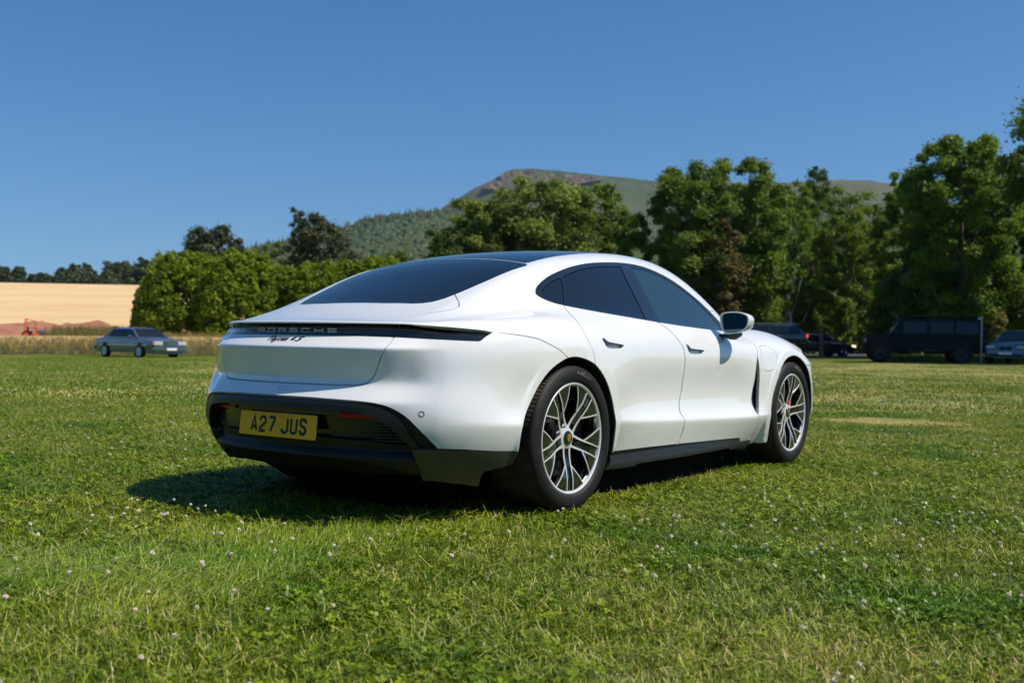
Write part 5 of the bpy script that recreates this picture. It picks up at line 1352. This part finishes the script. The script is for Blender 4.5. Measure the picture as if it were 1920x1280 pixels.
# old boxy off roader, built square
def offroader():
    pos = place(1733, 45.5); root = thing('off_roader', 'old boxy dark green off roader with roof rack in the shade of the oak', 'off-roader', tuple(pos), HEAD(76))
    def bx(nm, c, d, m, b=.02, par=root): mm = MB(); mm.box(c, d, bev=b); return mm.build(nm, m, par)
    bx('body', (-.35, 0, .86), (3.7, 1.72, .62), M_SHADE_GRN, .04); bx('bonnet', (1.92, 0, 1.00), (1.02, 1.40, .30), M_SHADE_GRN, .05); bx('wing', (1.9, .74, .86), (1.05, .26, .42), M_SHADE_GRN, .05); bx('wing', (1.9, -.74, .86), (1.05, .26, .42), M_SHADE_GRN, .05)
    m = MB(); loft(m, [(-2.2, [(0, 1.86), (.66, 1.85), (.72, 1.80), (.84, 1.16)]), (1.05, [(0, 1.86), (.66, 1.85), (.72, 1.80), (.84, 1.16)]), (1.42, [(0, 1.17), (.70, 1.165), (.80, 1.16), (.84, 1.155)])]); m.build('cabin', M_SHADE_GRN, root)
    for s in (-1, 1):
        for x0, x1 in ((-2.08, -1.15), (-1.02, -.12), (.02, .92)):
            V = [(x, s * (.84 + (.735 - .84) * (z - 1.16) / .62 + .008), z) for x, z in ((x0, 1.24), (x1, 1.24), (x1, 1.72), (x0, 1.72))]; V2 = [(a, b - s * .02, c) for a, b, c in V]
            m = MB(); m.add(V + V2, [(0, 1, 2, 3), (7, 6, 5, 4), (0, 4, 5, 1), (1, 5, 6, 2), (2, 6, 7, 3), (3, 7, 4, 0)]); m.build('side_window', M_GLS, root)
        for x in (-1.35, 1.85):
            m = MB(); m.lathe([(.001, s * .004), (.46, s * .004), (.47, -s * .05)], 24, c=(x, s * .868, .46)); m.build('wheel_arch', M_WELL, root); bgwheel(root, x, s * .80, .41, M_DARK, w=.25)
        bx('headlight', (2.42, s * .60, .92), (.05, .2, .2), M_LAMP, .02); bx('door_mirror', (1.25, s * .98, 1.28), (.06, .18, .22), M_DARK)
        bx('sill_step', (.1, s * .92, .52), (1.9, .14, .05), M_DARK)
    V = [(1.08, -.64, 1.76), (1.08, .64, 1.76), (1.39, .68, 1.24), (1.39, -.68, 1.24)]; V2 = [(a - .03, b, c - .02) for a, b, c in V]
    m = MB(); m.add([(a + .02, b, c + .01) for a, b, c in V] + V2, [(0, 1, 2, 3), (7, 6, 5, 4), (0, 4, 5, 1), (1, 5, 6, 2), (2, 6, 7, 3), (3, 7, 4, 0)]); m.build('windscreen', mat('sky_glass', (.08, .16, .20), .05, spec=.9), root)
    bx('grille', (2.44, 0, .92), (.04, .8, .34), M_DARK); bx('front_bumper', (2.52, 0, .60), (.14, 1.66, .14), M_DARK); bx('rear_bumper', (-2.26, 0, .55), (.12, 1.5, .12), M_DARK)
    m = MB()
    for y in (-.72, .72): m.tube([(-2.2, y, 1.97), (1.1, y, 1.97)], .02, 6)
    for x in np.linspace(-2.2, 1.1, 8): m.tube([(x, -.72, 1.95), (x, .72, 1.95)], .016, 6)
    for x in (-2.0, -.6, .9):
        for y in (-.72, .72): m.tube([(x, y, 1.82), (x, y, 1.97)], .014, 5)
    m.build('roof_rack', M_DARK, root); bx('rack_load', (-.55, 0, 1.945), (3.3, 1.36, .08), M_DARK); bx('spare_wheel', (-2.32, 0, 1.1), (.2, .72, .72), M_RUBBER, .08)
    bx('tail_lamp', (-2.22, .74, .95), (.05, .09, .16), M_REDLENS); bx('tail_lamp', (-2.22, -.74, .95), (.05, .09, .16), M_REDLENS)
offroader()
cab = dict(sill=.26, w=1.82, mid=.6, top=[(-2.2, .74, .76), (-2.1, .95, .84), (-1.2, .98, .89), (0, .95, .91), (1.0, .93, .905), (1.6, .88, .89), (2.1, .78, .84), (2.26, .66, .76), (2.32, .45, .70)],
           cab=(-1.7, -1.0, .2, 1.0, .92, 1.40), wheels=(-1.36, 1.40), r=.33, wb=.88, wt=.68, win=[[(-1.2, .1), (-.42, .1), (-.45, .84), (-.95, .84)], [(-.32, .1), (.72, .1), (.22, .85), (-.34, .85)]],
           bits=[('grille', (2.28, .13, .62), (.08, .20, .15), M_DARK), ('grille', (2.28, -.13, .62), (.08, .20, .15), M_DARK), ('headlight', (2.20, .60, .67), (.18, .34, .11), M_LAMP), ('headlight', (2.20, -.60, .67), (.18, .34, .11), M_LAMP),
                 ('number_plate', (2.36, 0, .42), (.02, .52, .11), M_PLATE if False else M_WPL), ('lower_intake', (2.30, 0, .34), (.06, 1.3, .12), M_DARK), ('badge', (2.25, 0, .76), (.04, .07, .05), M_CHROME)])
bgcar('grey_saloon', 'grey metallic saloon whose nose shows at the right edge of the lawn', 'car', place(1915, 45), HEAD(140), cab, M_DGREY, M_GLS, M_CHROME)
# small orange tractor on the bare earth
def tractor():
    root = thing('mini_tractor', 'small orange tractor with roll hoop standing on the bare red earth', 'tractor', tuple(place(63, 90, .1)), HEAD(-75))
    O = mat('tractor_orange', (.72, .10, .02), .4, coat=.5)
    def bx(nm, c, d, m, b=.03): mm = MB(); mm.box(c, d, bev=b); return mm.build(nm, m, root)
    bx('chassis', (.1, 0, .34), (1.7, .62, .2), O); bx('bonnet', (.62, 0, .62), (.72, .5, .34), mat('tractor_grey', (.12, .14, .17), .5)); bx('seat', (-.25, 0, .66), (.36, .42, .10), M_DARK); bx('seat_back', (-.44, 0, .86), (.10, .42, .36), M_DARK)
    m = MB(); m.tube([(-.62, -.42, .4), (-.62, -.42, 1.62), (-.62, -.32, 1.72), (-.62, .32, 1.72), (-.62, .42, 1.62), (-.62, .42, .4)], .045, 8); m.build('roll_hoop', O, root)
    m = MB(); m.tube([(.12, -.42, .4), (.12, -.42, 1.55), (-.62, -.42, 1.68)], .035, 8); m.build('side_frame', O, root); m = MB(); m.tube([(.12, .42, .4), (.12, .42, 1.55), (-.62, .42, 1.68)], .035, 8); m.build('side_frame', O, root)
    for x, y, r in ((-.5, .5, .36), (-.5, -.5, .36), (.75, .42, .24), (.75, -.42, .24)): bgwheel(root, x, y, r, O, w=.2)
    bx('mower_deck', (.1, 0, .2), (.9, 1.15, .14), O); m = MB(); m.lathe([(.13, -.012), (.15, 0), (.13, .012)], 16, axis='Z', c=(.18, 0, .92)); m.tube([(.3, 0, .7), (.18, 0, .92)], .02, 6); m.build('steering_wheel', M_DARK, root)
tractor()
# signpost, wooden post, houses
p = place(1840, 44)
sg = thing('signpost', 'slim grey signpost with a small white sign at its top behind the off roader', 'signpost', tuple(p), HEAD(-90))
m = MB(); m.tube([(0, 0, 0), (0, 0, 1.95)], .035, 10); m.build('pole', mat('galvanised', (.35, .37, .38), .5, metal=.4), sg)
m = MB(); m.box((0, -.20 + .40, 1.86), (.03, .36, .09), bev=.008); m.build('sign_board', M_WPL, sg)
m = MB(); m.box((0, .0, 1.2), (.06, .10, .16), bev=.01); m.build('bracket_box', M_SILVER, sg)
p = place(1540, 62); wp = thing('wooden_post', 'weathered brown wooden post standing beyond the black coupe', 'post', tuple(p), 0)
m = MB(); m.box((0, 0, .8), (.22, .22, 1.6), bev=.02); m.build('post', mat('weathered_wood', (.22, .13, .08), .9, build=two_tone((.14, .08, .05), (.28, .17, .11), 6)), wp)
m = MB(); m.lathe([(.15, 1.6), (.13, 1.66), (.001, 1.70)], 4, axis='Z'); m.build('post_cap', MATS['weathered_wood'], wp)
def house(name, label, u, d, w, dep, h, rh, wall, roofm, heading, wins):
    root = thing(name, label, 'house', tuple(place(u, d, -.1)), heading)
    m = MB(); m.box((0, 0, h / 2), (dep, w, h)); m.add([(-dep / 2, -w / 2, h), (dep / 2, -w / 2, h), (0, -w / 2, h + rh)], [(0, 1, 2)]); m.add([(-dep / 2, w / 2, h), (dep / 2, w / 2, h), (0, w / 2, h + rh)], [(0, 2, 1)]); m.build('wall', wall, root)
    m = MB()
    for s in (-1, 1):
        a = math.atan2(rh, dep / 2); L_ = math.hypot(rh, dep / 2) + .35
        m.box((s * (dep / 4 + .10), 0, h + rh / 2 - .04), (L_, w + .5, .12), rot=Matrix.Rotation(s * a, 3, 'Y'))
    rf = m.build('roof', roofm, root); m = MB(); m.box((0, w * .3, h + rh + .3), (.6, .6, 1.2)); m.build('chimney', wall, rf)
    for y, z in wins:
        m = MB(); m.box((-dep / 2 - .02, y, z), (.08, 1.1, 1.1)); f = m.build('window', M_WPL, root); m = MB(); m.box((-dep / 2 - .055, y - .25, z), (.03, .42, .9)); m.box((-dep / 2 - .055, y + .25, z), (.03, .42, .9)); m.build('pane', M_GLS, f)
    m = MB(); m.box((-dep / 2 - .02, 0, 1.0), (.08, .95, 2.0)); m.build('door', M_DARK, root)
M_BRICK = mat('dark_brick', (.12, .06, .045), .9, build=two_tone((.08, .045, .035), (.17, .09, .065), 4)); M_SLATE = mat('slate', (.06, .06, .07), .7)
M_RENDER = mat('white_render', (.65, .63, .58), .9, build=two_tone((.5, .48, .44), (.7, .68, .63), 1))
house('brick_house', 'dark brick house half hidden behind the bushes beyond the road', 1628, 92, 6.5, 6, 2.6, 1.6, M_BRICK, M_SLATE, HEAD(0), [(-2, 1.5), (2, 1.5)])
house('white_cottage', 'small white rendered cottage glimpsed through the trunks beside the mirror', 1385, 96, 7, 5, 3.2, 1.5, M_RENDER, M_SLATE, HEAD(5), [(-2.2, 1.6), (2.2, 1.6)])
# ------------------------------------------------------------------ lawn grass: patches of blades and clover, instanced
def leafcol(name, stops, trans=.22):
    m = bpy.data.materials.new(name); m.use_nodes = True; nt = m.node_tree; nt.nodes.clear()
    a = nt.nodes.new('ShaderNodeAttribute'); a.attribute_name = 'tint'; r = ramp(nt, a.outputs['Fac'], stops)
    # broad, slow changes of colour across the field
    g = nt.nodes.new('ShaderNodeNewGeometry'); n = nt.nodes.new('ShaderNodeTexNoise'); n.inputs['Scale'].default_value = .75; n.inputs['Detail'].default_value = 5; n.inputs['Roughness'].default_value = .6
    nt.links.new(g.outputs['Position'], n.inputs['Vector'])
    r2 = ramp(nt, n.outputs[0], [(.34, (.55, .80, .50)), (.50, (1, 1, 1)), (.68, (1.35, 1.15, 1.1))])
    mx = nt.nodes.new('ShaderNodeMix'); mx.data_type = 'RGBA'; mx.blend_type = 'MULTIPLY'; mx.inputs['Factor'].default_value = 1
    nt.links.new(r.outputs[0], mx.inputs['A']); nt.links.new(r2.outputs[0], mx.inputs['B'])
    p = nt.nodes.new('ShaderNodeBsdfPrincipled'); p.inputs['Roughness'].default_value = .38; p.inputs['Specular IOR Level'].default_value = .28
    t = nt.nodes.new('ShaderNodeBsdfTranslucent'); ms = nt.nodes.new('ShaderNodeMixShader'); ms.inputs[0].default_value = trans; o = nt.nodes.new('ShaderNodeOutputMaterial')
    nt.links.new(mx.outputs['Result'], p.inputs['Base Color']); nt.links.new(mx.outputs['Result'], t.inputs['Color'])
    nt.links.new(p.outputs[0], ms.inputs[1]); nt.links.new(t.outputs[0], ms.inputs[2]); nt.links.new(ms.outputs[0], o.inputs['Surface']); return m
M_BLADE = leafcol('grass_blade', [(0, (.026, .064, .003)), (.45, (.142, .222, .006)), (.79, (.37, .43, .028)), (.84, (.52, .44, .14)), (1, (.70, .62, .32))])
M_CLOV = leafcol('clover_leaf', [(0, (.048, .094, .004)), (1, (.225, .300, .012))])
def patch(name, S, nbl, ncl, hs, rs, wid=(.0009, .0019), dry=.16, lie=1.0, comb=False):
    # blades: 2 segments
    n = nbl; P = np.stack([rs.uniform(-S / 2, S / 2, n), rs.uniform(-S / 2, S / 2, n)], 1)
    h = rs.uniform(hs[0], hs[1], n); tall = rs.random(n) < .012; h[tall] *= 1.6
    a = rs.uniform(0, 2 * math.pi, n) if not comb else rs.normal(0, .35, n); ln = rs.uniform(.05 if not comb else .7, 1.35, n) * lie
    fx, fy = np.cos(a), np.sin(a); w = rs.uniform(wid[0], wid[1], n)
    tw = a + math.pi / 2 + rs.normal(0, .5, n); wx, wy = np.cos(tw) * w, np.sin(tw) * w
    th0 = ln; th1 = np.minimum(ln + rs.uniform(.05, .75, n), 1.75)
    m1 = np.stack([P[:, 0] + fx * h * .5 * np.sin(th0), P[:, 1] + fy * h * .5 * np.sin(th0), h * .5 * np.cos(th0)], 1)
    m2 = m1 + np.stack([fx * h * .5 * np.sin(th1), fy * h * .5 * np.sin(th1), h * .5 * np.cos(th1)], 1); m2[:, 2] = np.maximum(m2[:, 2], .004)
    b = np.stack([P[:, 0], P[:, 1], np.zeros(n)], 1); wv = np.stack([wx, wy, np.zeros(n)], 1)
    V = np.stack([b - wv, b + wv, m1 + wv * .9, m1 - wv * .9, m2], 1).reshape(-1, 3)
    i = np.arange(n)[:, None] * 5; T = np.concatenate([i + [0, 1, 2], i + [0, 2, 3], i + [3, 2, 4]])
    t = rs.beta(1.3, 1.4, n) * .8; dr = rs.random(n) < dry; t[dr] = rs.uniform(.82, 1, dr.sum()); tint = [np.concatenate([t, t, t])]
    Vs, Ts, mi = [V], [T], [np.zeros(len(T), int)]; off = len(V)
    # clippings and dead stalks lying on top
    ns = int(nbl * .040); L0 = rs.uniform(.015, .045, ns) * (hs[1] / .06); a = rs.uniform(0, 6.28, ns); zc = rs.uniform(.3, .75, ns) * hs[1]; zt = rs.normal(0, .3, ns); C = np.stack([rs.uniform(-S / 2, S / 2, ns), rs.uniform(-S / 2, S / 2, ns), zc], 1)
    D = np.stack([np.cos(a), np.sin(a), zt], 1) * L0[:, None]; Wd = np.stack([-np.sin(a), np.cos(a), 0 * a], 1) * (wid[1] * .7)
    Vq = np.stack([C - D - Wd, C - D + Wd, C + D + Wd * .5, C + D - Wd * .5], 1).reshape(-1, 3); j = np.arange(ns)[:, None] * 4 + off
    Vs.append(Vq); Ts.append(np.concatenate([j + [0, 1, 2], j + [0, 2, 3]])); mi.append(np.zeros(2 * ns, int)); tt = rs.uniform(.45, .93, ns); tint.append(np.concatenate([tt, tt])); off += len(Vq)
    if ncl:
        c = np.stack([rs.uniform(-S / 2, S / 2, ncl), rs.uniform(-S / 2, S / 2, ncl), rs.uniform(.018, .042, ncl)], 1); r = rs.uniform(.005, .0095, ncl)
        tilt = rs.normal(0, .35, (ncl, 2)); tt = rs.random(ncl)
        for k in range(3):
            a = rs.uniform(0, 6.28, ncl) if k == 0 else a + 2.09
            d = np.stack([np.cos(a), np.sin(a), tilt[:, 0] * np.cos(a) + tilt[:, 1] * np.sin(a) + .15], 1); s = np.stack([-np.sin(a), np.cos(a), -tilt[:, 0] * np.sin(a) + tilt[:, 1] * np.cos(a)], 1)
            rr = r[:, None]; q = [c, c + d * rr * .9 + s * rr * .72, c + d * rr * 1.75 + s * rr * .45, c + d * rr * 1.75 - s * rr * .45, c + d * rr * .9 - s * rr * .72]
            Vq = np.stack(q, 1).reshape(-1, 3); j = np.arange(ncl)[:, None] * 5 + off; Tq = np.concatenate([j + [0, 1, 2], j + [0, 2, 3], j + [0, 3, 4]])
            Vs.append(Vq); Ts.append(Tq); mi.append(np.ones(len(Tq), int)); tint.append(np.concatenate([tt, tt, tt])); off += len(Vq)
    o = mk(name, np.concatenate(Vs), np.concatenate(Ts), None, smooth=False, mats=[M_BLADE, M_CLOV], midx=np.concatenate(mi)); set_tint(o, np.concatenate(tint))
    col.objects.unlink(o); return o
def scatter(name, patches, pts, rot, scl, pick, kind='stuff'):
    pc = bpy.data.collections.new(name + '_patches')
    for p_ in patches: pc.objects.link(p_)
    me = bpy.data.meshes.new(name); me.vertices.add(len(pts)); me.vertices.foreach_set('co', np.asarray(pts, np.float32).ravel())
    for nm, ty, dat in (('rot', 'FLOAT', rot), ('scl', 'FLOAT', scl), ('pick', 'INT', pick)):
        a = me.attributes.new(nm, ty, 'POINT'); a.data.foreach_set('value', np.asarray(dat, np.int32 if ty == 'INT' else np.float32))
    o = bpy.data.objects.new(name, me); col.objects.link(o); tag(o, kind=kind)
    ng = bpy.data.node_groups.new(name + '_scatter', 'GeometryNodeTree'); ng.interface.new_socket('Geometry', in_out='INPUT', socket_type='NodeSocketGeometry'); ng.interface.new_socket('Geometry', in_out='OUTPUT', socket_type='NodeSocketGeometry')
    N = ng.nodes; gi = N.new('NodeGroupInput'); go = N.new('NodeGroupOutput'); ip = N.new('GeometryNodeInstanceOnPoints'); ci = N.new('GeometryNodeCollectionInfo')
    ci.inputs['Collection'].default_value = pc; ci.inputs['Separate Children'].default_value = True; ci.inputs['Reset Children'].default_value = True
    def att(nm, ty):
        a = N.new('GeometryNodeInputNamedAttribute'); a.data_type = ty; a.inputs['Name'].default_value = nm; return a
    ar, as_, ap = att('rot', 'FLOAT'), att('scl', 'FLOAT'), att('pick', 'INT'); cx = N.new('ShaderNodeCombineXYZ')
    Lk = ng.links; Lk.new(gi.outputs[0], ip.inputs['Points']); Lk.new(ci.outputs[0], ip.inputs['Instance']); ip.inputs['Pick Instance'].default_value = True
    Lk.new(ap.outputs['Attribute'], ip.inputs['Instance Index']); Lk.new(ar.outputs['Attribute'], cx.inputs['Z']); Lk.new(cx.outputs[0], ip.inputs['Rotation'])
    Lk.new(as_.outputs['Attribute'], ip.inputs['Scale']); Lk.new(ip.outputs[0], go.inputs[0])
    md = o.modifiers.new('scatter', 'NODES'); md.node_group = ng; return o
def vnoise(x, y, sc, seed=0):
    """smooth value noise"""
    r = np.random.default_rng(seed).random((64, 64)); x = (x * sc) % 64; y = (y * sc) % 64; i = np.floor(x).astype(int); j = np.floor(y).astype(int); f = x - i; g = y - j
    f = f * f * (3 - 2 * f); g = g * g * (3 - 2 * g); i1 = (i + 1) % 64; j1 = (j + 1) % 64
    return (r[i, j] * (1 - f) + r[i1, j] * f) * (1 - g) + (r[i, j1] * (1 - f) + r[i1, j1] * f) * g
def field_points(d0, d1, step, margin, rs):
    ext = d1 * 1.2; g = np.arange(-ext, ext, step); X, Y = np.meshgrid(g, g); X = X.ravel() + rs.uniform(-.18, .18, X.size) * step; Y = Y.ravel() + rs.uniform(-.18, .18, Y.size) * step
    L, d = X, Y; half = .48 * d * margin + 1.2; k = (d > d0) & (d < d1) & (np.abs(L) < half)
    L, d = L[k], d[k]; return CAM_POS[0] + _fw[0] * d + _rt[0] * L, CAM_POS[1] + _fw[1] * d + _rt[1] * L
rs = np.random.default_rng(77)
SZ = .30
PA = [patch('turf_patch', SZ * 1.4, 2600, 60, (.020, .058), rs, dry=.05), patch('turf_patch', SZ * 1.4, 2600, 20, (.022, .068), rs, dry=.07), patch('turf_patch', SZ * 1.4, 2200, 170, (.018, .052), rs, dry=.05),
      patch('turf_patch', SZ * 1.4, 2500, 30, (.018, .056), rs, dry=.20, lie=1.1), patch('turf_patch', SZ * 1.4, 2500, 15, (.02, .060), rs, dry=.36, lie=1.0), patch('turf_patch', SZ * 1.4, 1700, 220, (.018, .055), rs, dry=.06)]
PA += [patch('turf_patch', SZ * 1.4, 2300, 0, (.020, .050), rs, dry=.985, lie=.9), patch('turf_patch', SZ * 1.4, 2000, 20, (.05, .105), rs, dry=.10, comb=True)]
def streaks(X, Y, lst):
    k = np.zeros(len(X), bool)
    for u0, v0, u1, v1, w in lst:
        P = []
        for u, v in ((u0, v0), (u1, v1)):
            r = proj_ray(u, v); t = -CAM_POS[2] / r[2]; q = CAM_POS + r * t
            if t < 0 or t > 60: q = on_ground(u, 50)
            P.append(q[:2])
        a, b = P; e = b - a; t = np.clip(((X - a[0]) * e[0] + (Y - a[1]) * e[1]) / (e @ e), 0, 1)
        k |= np.hypot(X - a[0] - t * e[0], Y - a[1] - t * e[1]) < w * (.6 + .8 * vnoise(X, Y, 1.3, 30))
    return k
DRY = [(1655, 788, 1690, 789, .55), (1712, 790, 1728, 790, .3), (1570, 786, 1600, 786, .4), (1800, 803, 1812, 803, .15), (1650, 700, 1700, 690, 1.2), (1735, 699, 1820, 704, .9), (1860, 710, 1960, 716, .9), (1420, 800, 1440, 800, .2), (1560, 832, 1620, 830, .15)]
COMB = [(20, 1075, 330, 1020, .26), (330, 1020, 640, 1000, .22), (640, 1000, 900, 985, .16), (150, 1120, 420, 1060, .18)]
x, y = field_points(1.1, 13.5, SZ, 1.35, rs)
nz = .6 * vnoise(x, y, .55, 3) + .4 * vnoise(x, y, 1.7, 4); n2 = .6 * vnoise(x, y, .8, 5) + .4 * vnoise(x, y, 2.5, 6)
pick = np.where(nz > .67, np.where(n2 > .55, 4, 3), np.where(n2 > .60, 5, np.where(n2 > .48, 2, np.where(nz > .45, 0, 1))))
jit = rs.random(len(x)) < .25; pick[jit] = rs.integers(0, 4, jit.sum()); rot = rs.uniform(0, 6.28, len(x))
pick[streaks(x, y, DRY)] = 6; cb = streaks(x, y, COMB) & (rs.random(len(x)) < .8); pick[cb] = 7; rot[cb] = YAW - .15 + rs.normal(0, .25, cb.sum())
scatter('grass', PA, np.stack([x, y, height(x, y) - .030], 1), rot, rs.uniform(.85, 1.15, len(x)), pick)
# farther grass: bigger patches, coarser blades
PB = [patch('turf_patch_far', 1.3, 3000, 0, (.02, .055), rs, wid=(.004, .008), dry=.07), patch('turf_patch_far', 1.3, 3000, 0, (.02, .060), rs, wid=(.004, .008), dry=.30, lie=1.1), patch('turf_patch_far', 1.3, 2600, 0, (.015, .045), rs, wid=(.004, .008), dry=.55, lie=1.3)]
PB += [patch('turf_patch_far', 1.3, 3000, 0, (.02, .05), rs, wid=(.004, .008), dry=.95, lie=.9)]
x, y = field_points(13.2, 46, 1.0, 1.15, rs)
L, d = Ld(x, y); nz = .5 * vnoise(x, y, .22, 8) + .3 * vnoise(x, y, .7, 9) + .2 * rs.random(len(x)) - .07 + .24 * sstep(2, 14, L) * sstep(14, 30, d)
pick = np.where(nz > .66, 2, np.where(nz > .50, 1, 0)); pick[streaks(x, y, DRY)] = 3
scatter('far_grass', PB, np.stack([x, y, height(x, y) - .03], 1), rs.uniform(0, 6.28, len(x)), rs.uniform(.9, 1.15, len(x)), pick)
# white clover heads -------------------------------------------------------
M_PETAL = mat('clover_petal', (.74, .66, .50), .6, build=two_tone((.70, .52, .38), (.92, .88, .76), 120)); M_STEM = mat('clover_stem', (.08, .14, .03), .6)
def clover_mesh(rs, n=34):
    V = []; T = []; mi = []; r = .0085
    for k in range(n):
        ph = math.acos(1 - 1.75 * (k + .5) / n); a = k * 2.39996; d = Vector((math.sin(ph) * math.cos(a), math.sin(ph) * math.sin(a), math.cos(ph))); s = d.orthogonal().normalized(); q = d.cross(s)
        L_ = r * rs.uniform(.85, 1.2); w = r * .30; base = d * r * .25; tip = d * L_ + Vector((0, 0, -.10 * r)); mid = d * L_ * .72; o = len(V)
        V += [base, mid + s * w, mid - s * w, mid + q * w * .8, tip]; T += [(o, o + 1, o + 3), (o, o + 3, o + 2), (o + 1, o + 4, o + 3), (o + 3, o + 4, o + 2), (o + 1, o + 2, o + 4)]; mi += [0] * 5
    o = len(V); h = .075
    for z in (0, -h):
        for k in range(4): V.append(Vector((.0011 * math.cos(k * 1.57) + (.012 if z < 0 else 0), .0011 * math.sin(k * 1.57), z)))
    T += [(o + k, o + (k + 1) % 4, o + 4 + (k + 1) % 4, o + 4 + k) for k in range(4)]; mi += [1] * 4
    return V, T, mi
def clover_at(n, d0, d1, seed):
    rs = np.random.default_rng(seed); P = []
    while len(P) < n:
        d = d0 + (d1 - d0) * rs.random() ** .8; L_ = rs.uniform(-.5, .5) * d * 1.02; X = CAM_POS[0] + _fw[0] * d + _rt[0] * L_; Y = CAM_POS[1] + _fw[1] * d + _rt[1] * L_
        if vnoise(np.array([X]), np.array([Y]), .9, 21)[0] < rs.uniform(.05, .75): continue
        if -1.25 < X < 3.8 and -1.05 < Y < 1.05: continue
        P.append((X, Y, hz((X, Y)) + rs.uniform(.030, .055)))
    return P, rs
P_, rc = clover_at(170, 2.0, 5.2, 41); V_, T_, mi_ = clover_mesh(rc)
proto = mk('clover_flower', V_, T_, None, smooth=False, mats=[M_PETAL, M_STEM], midx=mi_)
tag(proto, 'small white clover head standing in the mown lawn near the camera', 'clover flower', 'white clover heads in the near lawn')
for k, p in enumerate(P_):
    o = proto if k == 0 else proto.copy()
    if k: col.objects.link(o)
    o.location = p; o.rotation_euler = (rc.normal(0, .3), rc.normal(0, .3), rc.uniform(0, 6.28)); s = rc.uniform(.65, 1.1); o.scale = (s, s, s)
P2, rc = clover_at(1500, 5.2, 34, 42); V_, T_, mi_ = clover_mesh(rc, 13); Vv = np.array([v[:] for v in V_]); tri = [t for t, m_ in zip(T_, mi_) if m_ == 0]; tri = np.array(tri); Vs, Ts = [], []
for k, p in enumerate(P2):
    Vs.append(Vv * rc.uniform(.7, 1.15) + np.array(p)); Ts.append(tri + k * len(Vv))
tag(mk('clover_bloom', np.concatenate(Vs), np.concatenate(Ts), M_PETAL, smooth=False), kind='stuff')
# ------------------------------------------------------------------ summer haze
hm = bpy.data.materials.new('haze'); hm.use_nodes = True; nt = hm.node_tree; nt.nodes.clear()
pv = nt.nodes.new('ShaderNodeVolumePrincipled'); pv.inputs['Color'].default_value = (.66, .82, 1.0, 1); pv.inputs['Density'].default_value = .00006; pv.inputs['Anisotropy'].default_value = .3
oo = nt.nodes.new('ShaderNodeOutputMaterial'); nt.links.new(pv.outputs[0], oo.inputs['Volume'])
m = MB(); m.box((0, 0, 208), (9400, 9400, 464)); tag(m.build('haze', hm), kind='stuff')
